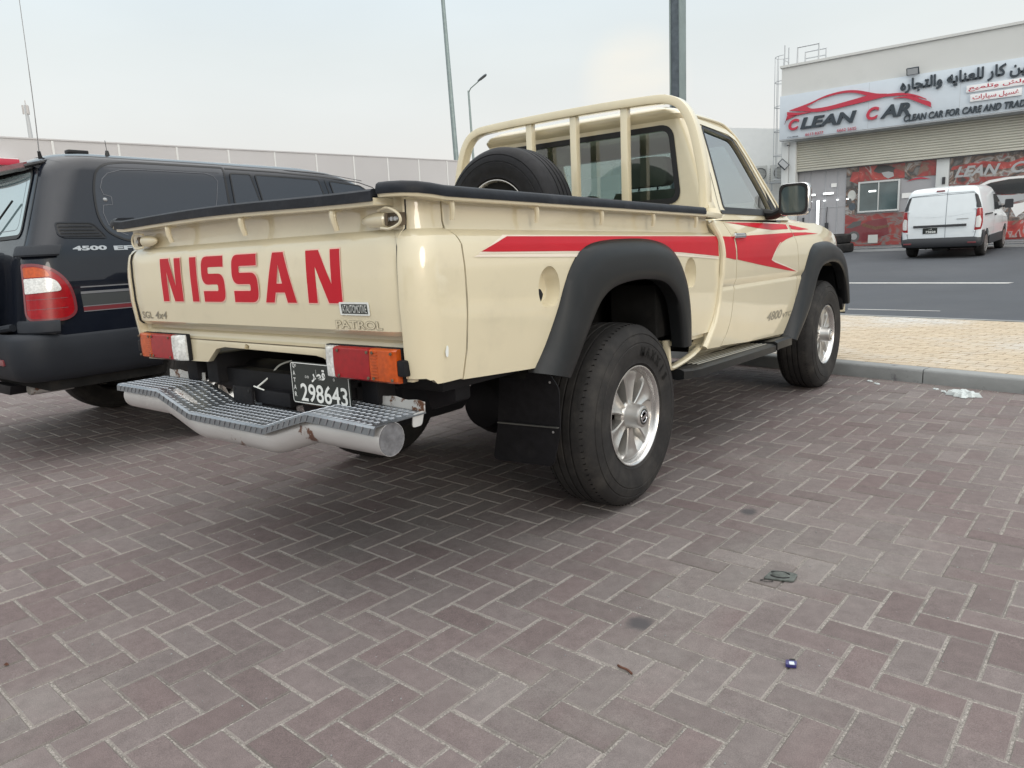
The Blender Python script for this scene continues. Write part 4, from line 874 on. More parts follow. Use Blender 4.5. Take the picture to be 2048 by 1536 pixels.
# latches
for s in (1, -1):
    lx = .76 if s > 0 else -.655; zc = 1.243
    mb = MB(); rings = []
    for k, (dx, r_) in enumerate(((-.085, .002), (-.078, .010), (-.05, .019), (-.01, .023), (.02, .022), (.024, .016))):
        rings.append([(lx + s * dx, -1.272 + .8 * r_ * math.cos(t), zc + r_ * math.sin(t)) for t in [2 * math.pi * j / 12 for j in range(12)]])
    mb.loft(rings); la = obj('latch', mb, 'cream', TR)
    mb = MB(); mb.tube(smooth_path([(lx - s * .0, -1.283, zc + .026), (lx + s * .05, -1.292, zc + .031), (lx + s * .088, -1.288, zc + .012), (lx + s * .09, -1.286, zc - .012), (lx + s * .055, -1.292, zc - .027), (lx + s * .01, -1.285, zc - .024)], 5), .0042, 8); obj('latch_wire', mb, 'cream', la)
    mb = MB(); mb.bb(*sorted((lx + s * .022, lx + s * .075)), -1.275, -1.246, zc - .018, zc + .018); mb.tube([(lx + s * .035, -1.285, zc - .018), (lx + s * .035, -1.285, zc + .018)], .005, 8); obj('latch_base', mb, 'grime', la, bevel=.004)
    mb = MB()
    for dx in (.032, .052, .068): mb.lathe([(-.006, .001), (-.006, .006), (.0, .0075)], (lx + s * dx, -1.277, zc), 'y', 10)
    obj('latch_bolt', mb, 'badge_silver', la)
# top rails: cream tube ledge + black cap; ledge leans outwards over the panels
def wavy(x): return 1.309 + .006 * math.cos((x + .1) * 3.6) * (abs(x) < .79) - .003
gx = [ease(-.80, .785, k / 26) for k in range(27)]
mb = MB(); mb.sweep([(x, -1.275, wavy(x) - .006) for x in gx], [(-.035, -.012), (.045, -.012), (.045, .010), (-.035, .010)][::-1]); obj('gate_rail', mb, 'cream', gate, bevel=.003)
mb = MB(); mb.sweep([(x, -1.275, wavy(x) + .006) for x in gx], [(-.045, -.002), (-.045, .016), (-.038, .022), (.046, .022), (.054, .016), (.054, -.012), (.047, -.012), (.047, .002)][::-1]); gc = obj('gate_rail_cap', mb, 'rail_cap', gate, bevel=0)
for s in (1, -1):
    zt0 = 1.318
    path = [(s * .797, -1.290), (s * .83, -1.289), (s * .865, -1.278), (s * .888, -1.255), (s * .899, -1.22), (s * .903, -1.17)]
    def zr(y): return interp([(-1.29, 1.321), (-1.17, 1.308), (.65, 1.272), (.86, 1.262)], y)
    pc = path + [(s * .903, ease(-1.12, .86, k / 10)) for k in range(11)]
    sec = [(-.052, -.012), (.024, -.012), (.026, .0), (.024, .012), (-.052, .012)]
    if s < 0: sec = [(-a, b) for a, b in sec][::-1]
    # sweep side vector is t x up -> outward for the right side when heading +y
    mb = MB(); mb.sweep([(x, y, zr(y) - .006) for x, y in pc], sec); obj('side_rail', mb, 'cream', TR, bevel=.002)
    sec = [(-.050, .010), (.0245, .008), (.0245, -.006), (.030, -.007), (.032, .006), (.028, .020), (.018, .026), (-.046, .028), (-.05, .022)]
    if s < 0: sec = [(-a, b) for a, b in sec][::-1]
    pcc = [(x, y) for x, y in pc if y < .66] + [(s * .903, .655)]
    mb = MB(); mb.sweep([(x, y, zr(y) - .002) for x, y in pcc], sec); obj('side_rail_cap', mb, 'rail_cap', TR, bevel=0, ang=50)
    # rope hooks under the rail
    for y in (-1.13, -.705, -.28, .150, .59):
        z0 = zr(y) - .014; mb = MB(); P_ = smooth_path([(s * .880, y, z0 + .004), (s * .905, y + .002, z0 - .006), (s * .9085, y + .004, z0 - .030), (s * .903, y + .006, z0 - .058)], 5)
        mb.tube(P_, [.0105 - .003 * k / (len(P_) - 1) for k in range(len(P_))], 8, sx=1.0, sy=.85); obj('rope_hook', mb, 'cream', TR)
for x in (-.62, -.415, .088, .578):
    z0 = wavy(x) - .014
    if x == -.62: continue
    mb = MB(); P_ = smooth_path([(x, -1.272, z0 + .004), (x + .002, -1.300, z0 - .006), (x + .003, -1.303, z0 - .032), (x + .004, -1.294, z0 - .066)], 5)
    mb.tube(P_, [.013 - .004 * k / (len(P_) - 1) for k in range(len(P_))], 8); obj('rope_hook', mb, 'cream', gate)
# bed floor, inner walls, front bulkhead
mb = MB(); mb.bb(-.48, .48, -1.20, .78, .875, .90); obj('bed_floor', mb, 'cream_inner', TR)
mb = MB(); mb.bb(-.80, .80, .765, .795, .70, 1.26); obj('bulkhead', mb, 'cream', TR)
# rear valance under the gate
mb = MB(); VP = [(-.82, .745), (-.53, .752), (-.335, .757), (-.262, .812), (-.20, .822), (.36, .818), (.40, .812), (.50, .760), (.53, .757), (.82, .760), (.82, .845), (-.82, .845)]
mb.prism(VP, lambda a, b: (a, -1.250, b), lambda a, b: (a, -1.225, b)); va = obj('rear_valance', mb, 'cream', TR, bevel=.004)
cutp = ragged(-.048, .842 - .012, .020, .012, 12, 3); boolcut(va, [MB().prism(cutp, lambda a, b: (a, -1.27, b), lambda a, b: (a, -1.2, b))])
mb = MB(); mb.loft([[(x, -1.250, .845), (x, -1.236, .852), (x, -1.230, .862), (x, -1.230, .874), (x, -1.222, .882), (x, -1.222, .899)] for x in (-.82, 0, .82)], closed=False); obj('sill_step', mb, 'cream', va)
ribbon('sill_grime', [([(-.78, .8475), (.78, .8475)], False)], .003, lambda a, b: (a, -1.2515, b), 'grime', va)
# tail lights
for s in (1, -1):
    x_in, x_out = .445, .795
    lt = obj('tail_light', MB().prism(rpoly([(s * (x_in - .004), .757), (s * (x_out + .004), .757), (s * (x_out + .004), .866), (s * (x_in - .004), .866)], .008, 3), lambda a, b: (a, -1.252, b), lambda a, b: (a, -1.268, b)), 'black_rubber', TR, bevel=.002)
    for nm, a, b, mn in (('clear_lens', x_in, x_in + .066, 'lens_clear'), ('red_lens', x_in + .068, x_in + .238, 'lens_red'), ('amber_lens', x_in + .240, x_out, 'lens_amber')):
        q = MB(); rings = []
        xs = sorted((s * a, s * b)); n = 9
        for i in range(n):
            t = i / (n - 1); x = ease(xs[0], xs[1], t); bul = .030 + (0 if nm != 'clear_lens' else 0)
            if nm == 'clear_lens': inner_t = t if s > 0 else 1 - t; bul = .030 * min(1, .25 + inner_t * 1.6)
            if nm == 'amber_lens': o_t = t if s > 0 else 1 - t; bul = .030 * (1 if o_t < .8 else 1 - (o_t - .8) * 1.5)
            rings.append([(x, -1.266, .760), (x, -1.266 - bul * .75, .760), (x, -1.266 - bul, .766), (x, -1.266 - bul - .002, .812), (x, -1.266 - bul, .858), (x, -1.266 - bul * .75, .863), (x, -1.266, .863)])
        q.loft(rings); le = obj(nm, q, mn, lt, ang=40)
    mb = MB()
    for k in range(10): z = .768 + k * .0095; mb.bb(*sorted((s * (x_in + .245), s * (x_out - .075))), -1.2995, -1.297, z, z + .0022)
    obj('lens_ribs', mb, 'lens_amber', lt, ang=0)
    mb = MB()
    for k in range(9): xx = s * (x_in + .007 + k * .0064); d = -1.266 - .030 * min(1, .25 + 1.6 * (k / 11)) - .0035; mb.bb(min(xx, xx + .002), max(xx, xx + .002), d, d + .006, .768, .856)
    obj('lens_ribs', mb, 'lens_clear', lt, ang=0)
    mb = MB(); [mb.lathe([(-.003, .0005), (-.003, .0045), (.001, .005)], (s * xx, -1.298, z), 'y', 8) for xx in (.535, .675, .70, .782) for z in (.772, .852)]; obj('lens_screw', mb, 'grime', lt)
    mb = MB(); mb.bb(*sorted((s * .792, s * .826)), -1.288, -1.255, .782, .832); obj('side_marker', mb, 'black_rubber', lt, bevel=.008)
# number plate
npl = obj('number_plate', MB().prism(rpoly([(.215, .628), (.527, .628), (.527, .775), (.215, .775)], .012, 4), lambda a, b: (a + .012, -1.262, b + .020), lambda a, b: (a + .012, -1.259, b + .020)), 'plate_black', TR)
def pm(a, b, h=0): return (a + .012, -1.2635 - h, b + .020)
PB = [(.219, .632), (.523, .632), (.523, .771), (.219, .771)]
ribbon('plate_border', [(rpoly(PB, .012, 4), True)], .0028, lambda a, b: pm(a, b, .0), 'plate_white', npl)
q = MB(); text_fit('298643', (.264, .512, .638, .702), lambda a, b, h: pm(a, b), .016, 0, q)
for k, ch in enumerate('QATAR'): text_fit(ch, (.228, .241, .752 - k * .025 - (0), .768 - k * .025), lambda a, b, h: pm(a, b), .01, 0, q)
text_fit(arabic('قطر'), (.330, .405, .708, .755), lambda a, b, h: pm(a, b), .03, 0, q); obj('plate_characters', q, 'plate_white', npl, ang=0)
q = MB()
for x, z in ((.246, .762), (.300, .725), (.312, .725), (.450, .725), (.505, .76)):
    q.loft([[pm(x + r_ * math.cos(t), z + r_ * math.sin(t), .0005) for t in [2 * math.pi * k / 12 for k in range(12)]] for r_ in (.0045, .003)], cap=False)
obj('plate_rivet', q, 'plate_white', npl, ang=0)
mb = MB(); mb.bb(.30, .45, -1.257, -1.10, .70, .72); obj('plate_bracket', mb, 'chassis', TR)
# rear tube bumper with tread plate
XB = [-.80, -.52, -.475, -.44, -.36, -.29, -.25, -.20, 0, .19, .23, .27, .36, .44, .475, .52, .80]
def bz(x): return interp([(-.80, .655), (-.47, .655), (-.25, .588), (.23, .586), (.475, .660), (.80, .650)], x)
bp = smooth_path([(x, -1.335, .602 if abs(x) > .45 else (.535 if abs(x) < .24 else ease(.535, .602, (abs(x) - .24) / .21))) for x in (-.80, -.6, -.5, -.46, -.40, -.34, -.28, -.22, -.1, 0, .1, .22, .28, .34, .40, .46, .5, .6, .80)], 4)
bum = obj('rear_bumper', MB().tube(bp, .052, 28, up=(0, 0, 1)), 'silver_paint', TR)
for s in (1, -1):
    mb = MB(); mb.lathe([(0, .0505), (s * .0012, .0500), (s * -.004, .040), (s * -.006, .001)], (s * .8005, -1.335, .602), 'x', 28); obj('tube_end', mb, 'pipe_end', bum)
xs = [-.815, -.64, -.475, -.36, -.245, -.08, .08, .235, .36, .478, .64, .80]
mb = MB(); rings = [[(x, -1.185, bz(x) + .004), (x, -1.394, bz(x) + .004), (x, -1.402, bz(x) - .002), (x, -1.404, bz(x) - .024), (x, -1.400, bz(x) - .024), (x, -1.396, bz(x) - .004), (x, -1.392, bz(x) - .0), (x, -1.185, bz(x))] for x in xs]
for k in (0, -1): pass
mb.loft(rings); tp_ = obj('tread_plate', mb, 'tread_plate', bum, ang=20)
mb = MB(); rn = random.Random(3)
for i in range(-32, 33):
    for j in range(14):
        x = i * .026 + (.013 if j % 2 else 0); y = -1.196 - j * .0148
        if not (-.805 < x < .79): continue
        dz = (bz(x + .01) - bz(x - .01)) / .02; ang_ = math.atan(dz); d = 1 if j % 2 else -1
        rot = Matrix.Rotation(-ang_, 3, 'Y') @ Matrix.Rotation(R(38) * d, 3, 'Z'); 
        mb.loft([[Vector((x, y, bz(x) + .0045)) + rot @ Vector(p_) for p_ in ((-.0105, 0, 0), (0, -.0019, 0), (.0105, 0, 0), (0, .0019, 0))], [Vector((x, y, bz(x) + .0045)) + rot @ Vector(p_) for p_ in ((-.006, 0, .0016), (0, -.0009, .0018), (.006, 0, .0016), (0, .0009, .0018))]])
for i in range(-24, 25):
    x = i * .0326; mb.box((x, -1.4035, bz(x) - .011), (.0032, .004, .022), Matrix.Rotation(R(28), 3, 'Y'))
obj('tread_pattern', mb, 'tread_bar', tp_, ang=0)
for a, b in ((-.79, -.50), (.53, .79)):
    mb = MB(); mb.loft([[(x, -1.183, bz(x) - .0), (x, -1.180, bz(x) + .034 + .003 * math.sin(x * 60)), (x, -1.176, bz(x) + .034 + .003 * math.sin(x * 60)), (x, -1.178, bz(x) - .0)] for x in [ease(a, b, k / 14) for k in range(15)]])
    obj('plate_flange', mb, 'plate_flange', bum, ang=20)
mb = MB(); mb.prism(rpoly([(-1.24, .615), (-1.20, .615), (-1.185, .66), (-1.235, .655)], .010, 3), lambda a, b: (.790, a, b), lambda a, b: (.794, a, b)); obj('end_bracket', mb, 'plate_flange', bum)
for x, zz in ((-.50, .560), (-.45, .56), (.33, .522)): mb = MB(); mb.bb(x - .004, x + .004, -1.345, -1.33, zz - .012, zz + .02); obj('bracket_stub', mb, 'silver_paint', bum)
# chassis rails, cross member, hitch, axle
mb = MB()
for s in (1, -1):
    mb.bb(*sorted((s * .36, s * .44)), -1.20, -.45, .66, .78); mb.bb(*sorted((s * .36, s * .44)), -.45, .5, .70, .80); mb.bb(*sorted((s * .36, s * .44)), .5, 3.4, .52, .64)
    mb.bb(*sorted((s * .52, s * .60)), -1.20, -1.12, .66, .76)
mb.bb(-.45, .45, -1.16, -1.10, .64, .72); mb.bb(-.36, .36, -.45, -.40, .68, .78); mb.bb(-.40, .40, .9, 1.0, .5, .6); mb.bb(-.40, .40, 2.2, 2.3, .5, .6)
obj('chassis_frame', mb, 'chassis', TR, bevel=.006)
mb = MB(); mb.tube([(-.55, -1.02, .665), (.10, -1.02, .665)], .075, 24); mb.tube([(-.60, -1.02, .665), (-.55, -1.02, .665)], [.05, .075], 24); obj('silencer', mb, 'chassis', TR)
ht = obj('tow_hitch', MB().bb(-.245, -.115, -1.212, -1.200, .582, .664), 'chassis', TR, bevel=.006)
mb = MB(); mb.bb(-.13, .10, -1.19, -1.12, .60, .655); mb.bb(-.12, .04, -1.17, -1.12, .52, .60); obj('hitch_beam', mb, 'chassis', ht, bevel=.008)
mb = MB(); mb.bb(.02, .20, -1.125, -1.11, .60, .70); obj('hitch_plate', mb, 'rusty', ht, bevel=.003)
mb = MB(); [mb.lathe([(-.016, .001), (-.016, .012), (0, .013)], (x, -1.125, z), 'y', 8) for x, z in ((.03, .685), (.10, .68), (.10, .62))]; obj('bolt', mb, 'badge_silver', ht)
for x, z in ((-.232, .652), (-.13, .65), (-.232, .596), (-.13, .594)): mb = MB(); mb.lathe([(-.002, .001), (-.002, .007), (0, .007)], (x, -1.2125, z), 'y', 10); obj('bolt_hole', mb, 'dark', ht)
mb = MB(); mb.tube(smooth_path([(-.09, -1.20, .665), (-.075, -1.15, .70), (-.08, -1.10, .735), (-.05, -1.06, .75)], 5), .0035, 6); mb.tube([(-.11, -1.2, .668), (-.085, -1.2, .664), (-.06, -1.19, .655)], .003, 6); obj('cable_tie', mb, 'plate_white', ht)
mb = MB(); mb.loft([[(-.30 + r_ * math.cos(t), -1.10 + r_ * math.sin(t), .545 + z) for t in [2 * math.pi * k / 20 for k in range(20)]] for r_, z in ((.10, 0), (.10, .01), (.07, .018), (.068, .006))]); obj('spare_hanger', mb, 'badge_silver', TR)
mb = MB(); mb.tube([(-.62, 0, .402), (.62, 0, .402)], .045, 16); obj('rear_axle', mb, 'chassis', TR)
mb = MB(); mb.lathe([(-.16, .04), (-.13, .11), (-.05, .155), (.05, .155), (.12, .10), (.15, .04)], (.12, 0, .40), 'y', 24); mb.lathe([(-.1, .06), (0, .145), (.1, .06)], (.12, 0, .40), 'x', 24); obj('differential', mb, 'chassis', TR)
mb = MB(); mb.tube([(-.62, 2.97, .402), (.62, 2.97, .402)], .045, 12); mb.lathe([(-.15, .04), (-.04, .13), (.06, .13), (.15, .05)], (.25, 2.97, .40), 'y', 20); obj('front_axle', mb, 'chassis', TR)
for s in (1, -1):
    mb = MB(); mb.tube([(s * .50, -.02, .43), (s * .46, -.12, .80)], .03, 10); mb.lathe([(0, .065), (.3, .065)], (s * .47, .03, .45), 'z', 14); obj('damper', mb, 'chassis', TR)
    mb = MB(); mb.loft([[(s * x, y, z) for x, z in ((.58, .70), (.74, .70), (.74, .64), (.62, .60))] for y in (-.98, -.90)]); mb.bb(*sorted((s * .55, s * .80)), -1.1, -.60, .70, .76); obj('bed_support', mb, 'chassis', TR, bevel=.01)
mb = MB(); mb.loft([[(x, y, z) for x, z in ((-.30, .52), (-.26, .47), (.30, .47), (.34, .52), (.34, .66), (-.30, .66))] for y in (-.85, -.45)]); obj('fuel_tank', mb, 'chassis', TR, bevel=.02)
mb = MB(); mb.tube([(0, .15, .42), (0, 1.6, .5)], .035, 12); obj('drive_shaft', mb, 'chassis', TR)
mb = MB(); mb.bb(-.6, .6, 1.2, 3.5, .50, .62); obj('underbody', mb, 'under', TR)
# mud flaps
for s in (1, -1):
    fl = [(.555, .71), (.76, .71), (.835, .610), (.828, .44), (.785, .285), (.475, .272), (.515, .43)]
    if s < 0: fl = [(-a, b) for a, b in fl]
    mb = MB(); mb.prism(rpoly(fl, [.01, .01, .02, .02, .03, .03, .01], 4), lambda a, b: (a, -.50 + .05 * (.7 - b), b), lambda a, b: (a, -.506 + .05 * (.7 - b), b)); mf = obj('mud_flap', mb, 'black_rubber', TR, bevel=.001)
    mb = MB(); mb.prism([(s * .525, .445), (s * .826, .455), (s * .826, .451), (s * .525, .440)], lambda a, b: (a, -.497, b), lambda a, b: (a, -.508, b)); obj('flap_strip', mb, 'flare_grey', mf)
    mb = MB(); [mb.lathe([(-.002, .001), (-.002, .005), (.001, .005)], (s * a, -.500 + .05 * (.7 - b) - .006, b), 'y', 8) for a, b in ((.795, .630), (.795, .43))]; obj('rivet', mb, 'badge_silver', mf)
# wheel arch flares
def flare(name, FO, FL, xbody, xmax, s, mname):
    rings = []; n = len(FO)
    FOs = smooth_path([(a, b, 0) for a, b in FO], 4); FLs = smooth_path([(a, b, 0) for a, b in FL], 4)
    for a, b in zip(FOs, FLs):
        xb = xbody(a[0], a[1]); L0 = Vector((a[0], a[1])); L1 = Vector((b[0], b[1])); row = []
        for t, xx in ((0, xb - .02), (0, xb + .004), (.10, ease(xb, xmax, .45)), (.26, ease(xb, xmax, .86)), (.45, xmax), (.75, xmax + .004), (.96, xmax - .001), (1.0, xmax - .006), (1.0, xmax - .022), (.97, xmax - .07)):
            q_ = L0.lerp(L1, t); row.append((s * xx, q_.x, q_.y))
        rings.append(row)
    q = MB(); q.loft(rings); return obj(name, q, mname, TR, ang=50)
for s in (1, -1):
    fo = flare('wheel_arch_flare', FLO, FLL, bedx, .952, s, 'flare_black')
    mb = MB(); [mb.lathe([(0, .006), (s * .002, .001)], (s * .93, y, z), 'x', 8) for y, z in ((.355, .86), (.362, .78))]; obj('flare_screw', mb, 'badge_silver', fo)
FFO = [(1.985, .500), (2.10, .615), (2.20, .745), (2.285, .87), (2.345, .955), (2.405, 1.025), (2.47, 1.065), (2.56, 1.085), (2.81, 1.092), (3.06, 1.072), (3.20, 1.03), (3.29, .97), (3.35, .88), (3.40, .75), (3.43, .62)]
FFL = [(2.07, .470), (2.24, .585), (2.34, .66), (2.43, .76), (2.50, .845), (2.56, .895), (2.64, .928), (2.74, .942), (2.88, .944), (3.02, .93), (3.12, .895), (3.20, .84), (3.26, .77), (3.31, .68), (3.34, .60)]
for s in (1, -1): flare('wheel_arch_flare', FFO, FFL, cabx, .950, s, 'flare_black')
# ------------------------------------------------ cab lower body
DR = [(.55, .93), (.60, .985), (.66, 1.055), (.74, 1.085), (.90, 1.103), (1.0, 1.106), (1.08, 1.100), (1.16, 1.075), (1.215, 1.045), (1.26, 1.03), (1.30, 1.03)]
DF = [(.55, 2.08), (.60, 2.13), (.66, 2.185), (.91, 2.200), (1.10, 2.150), (1.196, 2.092), (1.30, 2.06)]
CZ = [.95, .957, 1.0, 1.05, 1.09, 1.12, 1.145, 1.165, 1.185, 1.205, 1.225, 1.245, 1.26]
def hood_z(y): return interp([(2.10, 1.285), (2.3, 1.272), (2.9, 1.215), (3.3, 1.150), (3.6, 1.09), (3.74, 1.03)], y)
def cab_side(name, yr, yf, zbot, ny, s, zsplit=.95, th=.08):
    rings = []
    for i in range(ny + 1):
        t = i / ny; ym = ease(yr(.8), yf(.8), t); zb_ = zbot(ym); zz = [ease(zb_, .88, k / 5) for k in range(5)] + [.88, .89, .90, .908, .916, .926, .938] + CZ; col = []
        for z in zz: 
            z_ = z + rk(ym) * .6 if z > .87 else z
            if name == 'front_fender' and z_ > .95: zt_c = min(1.262 + rk(ym) * .6, hood_z(ym) - .004); z_ = .95 + (z_ - .95) * (zt_c - .95) / (1.26 + rk(ym) * .6 - .95)
            y = ease(yr(z_), yf(z_), t); col.append((s * cabx(y, z_), y, z_))
        rings.append(col + [(x - s * th, y, z) for x, y, z in reversed(col)])
    return obj(name, MB().loft(rings), 'cream', TR, ang=28)
def zb_door(y): return interp([(.9, .590), (1.1, .577), (1.5, .548), (2.1, .52)], y)
doors = {}
for s in (1, -1):
    cab_side('cab_pillar_panel', lambda z: interp(LIP, z) + .020, lambda z: interp(DR, z) - .003, zb_door, 5, s)
    doors[s] = cab_side('door', lambda z: interp(DR, z) + .003, lambda z: interp(DF, z) - .003, lambda y: zb_door(y) + .004 + .0, 14, s)
    fe = cab_side('front_fender', lambda z: interp(DF, z) + .003, lambda z: 3.72, lambda y: .50, 22, s)
    arch = [(y + (.02 if y < 2.6 else -.02), z - .014) for y, z in FFO]; arch = [(2.03, .40)] + arch + [(3.42, .40)]
    boolcut(fe, [MB().prism(arch, lambda a, b: (s * .6, a, b), lambda a, b: (s * 1.05, a, b))], ang=28)
    # bead between bed and cab
    P_ = [(s * (interp(CAB, z) + .004), interp(LIP, z) + .004, z) for z in [.60 + k * .033 for k in range(20)]]
    mb = MB(); mb.tube(P_, .0175, 10); obj('cab_bead', mb, 'cream', TR)
    mb = MB(); mb.loft([[(s * .86, y, interp([(.75, .585), (1.1, .565), (1.5, .535), (2.1, .50)], y) + .0), (s * .875, y, interp([(.75, .60), (1.1, .578), (1.5, .549), (2.1, .52)], y)), (s * .80, y, .62), (s * .78, y, .52)] for y in (.76, .9, 1.1, 1.3, 1.5, 1.8, 2.1)]); obj('sill', mb, 'cream', TR, ang=30)
    mb = MB(); mb.loft([[(s * .80, y * 1.0, z - .03) for y, z in FFO], [(s * .42, y, z - .03) for y, z in FFO]], closed=False); mb.prism([(y, z - .03) for y, z in FFO], lambda a, b: (s * .42, a, b), lambda a, b: (s * .41, a, b)); obj('wheel_well', mb, 'under', TR)
    mb = MB(); mb.prism([(3.30, .90), (3.40, .84), (3.42, .60), (3.36, .545), (3.33, .60)], lambda a, b: (s * .62, a, b), lambda a, b: (s * .91, a, b)); obj('splash_guard', mb, 'flare_black', TR, bevel=.012)
    # door seam shade, lower crease reflected line is shape
    # step board
    yr0, yf0 = .50, 2.03
    mb = MB(); rings = []
    for y, w_, z in ((.47, .90, .530), (.50, .935, .533), (.56, .948, .532), (1.0, .950, .520), (1.5, .950, .506), (1.66, .950, .502)):
        rings.append([(s * .74, y, z), (s * (w_ - .02), y, z + .002), (s * w_, y, z - .008), (s * w_, y, z - .045), (s * (w_ - .03), y, z - .052), (s * .74, y, z - .045)])
    mb.loft(rings); sb = obj('step_board', mb, 'flare_grey', TR, ang=30); sb.data.materials[0] = M['flare_black']
    mb = MB(); rings = []
    for y, w_, z in ((1.665, .955, .515), (1.70, .957, .520), (1.85, .957, .517), (1.96, .950, .512), (2.04, .92, .505)):
        rings.append([(s * .72, y, z), (s * .86, y, z - .008), (s * (w_ - .02), y, z + .003), (s * w_, y, z - .008), (s * w_, y, z - .052), (s * .74, y, z - .05)])
    mb.loft(rings); obj('step_end', mb, 'flare_black', sb, ang=30)
    mb = MB(); [mb.loft([[(s * (x + a), y, interp([(.62, .534), (1.0, .523), (1.62, .506)], y) + b) for a, b in ((-.0035, 0), (0, .004), (.0035, 0))] for y in (.62, 1.0, 1.62)]) for x in (.80, .825, .85, .875, .90)]; obj('step_ribs', mb, 'badge_grey', sb)
    # cream filler bracket below the bed front corner
    mb = MB(); mb.tube(smooth_path([(s * .84, .40, .68), (s * .85, .395, .60), (s * .85, .40, .555), (s * .85, .45, .545), (s * .85, .62, .565), (s * .85, .76, .600), (s * .85, .84, .645), (s * .85, .85, .69)], 5), .020, 8, sy=.7); mb.bb(*sorted((s * .79, s * .86)), .42, .85, .652, .674); obj('side_bracket', mb, 'cream', TR)
    # door handle, lock
    hy, hz = 1.165, 1.152; hx = cabx(hy, hz)
    cup = MB(); cup.loft([[(s * (hx + .0015 - d), hy - .012 + r_ * math.cos(t) * .95, hz - .018 + r_ * math.sin(t)) for t in [2 * math.pi * k / 24 for k in range(24)]] for d, r_ in ((0, .050), (.0, .046), (.012, .036), (.018, .02), (.019, .001))]); 
    boolcut(doors[s], [MB().loft([[(s * (hx + .02 - d), hy - .012 + r_ * math.cos(t) * .95, hz - .018 + r_ * math.sin(t)) for t in [2 * math.pi * k / 24 for k in range(24)]] for d, r_ in ((0, .052), (.018, .050), (.032, .040), (.040, .02))])], ang=28)
    mb = MB(); mb.loft([[(s * (hx + .012 + o_ * .6), y, hz + z) for z, o_ in ((-.012, 0), (-.008, .012), (.012, .012), (.018, 0), (.010, -.010), (-.008, -.010))] for y, in [(hy - .085,), (hy - .06,), (hy,), (hy + .05,), (hy + .075,)]]); dh = obj('handle', mb, 'chrome', doors[s], bevel=.004)
    mb = MB(); mb.loft([[(s * (hx + d), 1.150 + r_ * math.cos(t), 1.062 + r_ * math.sin(t)) for t in [2 * math.pi * k / 16 for k in range(16)]] for d, r_ in ((0, .016), (.006, .015), (.007, .011), (.004, .010), (.004, .001))]); obj('lock', mb, 'chrome', doors[s])
    q = MB(); a0, a1 = 1.655, 1.93
    fdo = (lambda a, b, h=0: (s * (cabx(a, b) + .0015 + h), a, b))
    if s > 0:
        outline_text('engine_lettering', '4800', (1.66, 1.93, .640, .692), lambda a, b, h: fdo(a, b - (a - 1.66) * .02, h), (.020,), ('badge_grey',), doors[s], .25)
        q = MB(); text_fit('VTC', (1.95, 2.12, .632, .662), lambda a, b, h: fdo(a, b, 0), .02, .25, q); obj('engine_lettering', q, 'badge_grey', doors[s], ang=0)
# stripes
def on_bed(s): return lambda a, b: (s * (bedx(a, b) + .0028), a, b)
def on_cab(s): return lambda a, b: (s * (cabx(a, b) + .0016), a, b)
def top_(y): return interp([(-.874, 1.184), (.846, 1.158), (1.10, 1.152), (3.0, 1.12)], y)
def bot_(y): return interp([(-1.008, 1.138), (-.46, 1.124), (.38, 1.094), (.854, 1.058), (1.09, 1.030), (2.186, .905)], y)
for s in (1, -1):
    yy = [ease(-.862, .862, k / 16) for k in range(17)]
    decal('stripe_edge', [(-1.02, 1.132)] + [(-.875, 1.190)] + [(y, top_(y) + .005) for y in yy] + [(y, bot_(y) - .006) for y in reversed([-.95] + yy)], lambda a, b: (s * (bedx(a, b) + .0012), a, b), 'pale_decal', TR, (.06, .006))
    decal('red_stripe', [(-1.005, 1.139)] + [(y, top_(y)) for y in yy] + [(y, bot_(y)) for y in reversed([-.95] + yy)], on_bed(s), 'red_paint', TR, (.06, .006))
    decal('pale_stripe', [(-1.045, 1.124), (-1.02, 1.130), (-.5, 1.116), (.38, 1.086), (.862, 1.050), (.862, 1.042), (.38, 1.076), (-.5, 1.104)], on_bed(s), 'pale_decal', TR)
    y0 = .925
    yy = [ease(y0, 1.093, k / 4) for k in range(5)]
    decal('red_stripe', [(y, top_(y)) for y in yy] + [(y, bot_(y)) for y in reversed(yy)], on_cab(s), 'red_paint', TR)
    yy = [ease(1.112, 1.9, k / 8) for k in range(9)] + [2.11]
    decal('red_stripe', [(y, 1.152 + .010 * (y - 1.1)) for y in yy] + [(2.11, 1.138), (1.95, 1.122), (1.84, 1.102), (1.76, 1.070), (1.70, 1.035), (1.66, 1.008), (1.72, .993), (2.15, .912), (1.9, .936), (1.5, .982), (1.112, 1.030)], on_cab(s), 'red_paint', doors[s], (.05, .008))
    decal('pale_stripe', [(1.84, 1.106), (1.765, 1.076), (1.705, 1.038), (1.668, 1.008), (1.725, .999), (2.13, .922), (2.16, .914), (1.72, .989), (1.652, 1.006), (1.69, 1.038), (1.75, 1.075), (1.82, 1.105)], lambda a, b: (s * (cabx(a, b) + .0022), a, b), 'pale_decal', doors[s])
    decal('red_stripe', [(1.06, 1.228), (1.5, 1.226), (2.06, 1.215), (2.06, 1.185), (1.75, 1.182), (1.5, 1.196), (1.2, 1.220)], on_cab(s), 'red_paint', doors[s], (.05, .006))
    decal('red_stripe', [(2.118, 1.162), (2.4, 1.160), (2.68, 1.148), (2.4, 1.144), (2.125, 1.139)], on_cab(s), 'red_paint', TR, (.05, .006))
    decal('red_stripe', [(2.112, 1.212), (2.5, 1.180), (2.3, 1.176), (2.115, 1.184)], on_cab(s), 'red_paint', TR, (.05, .006))
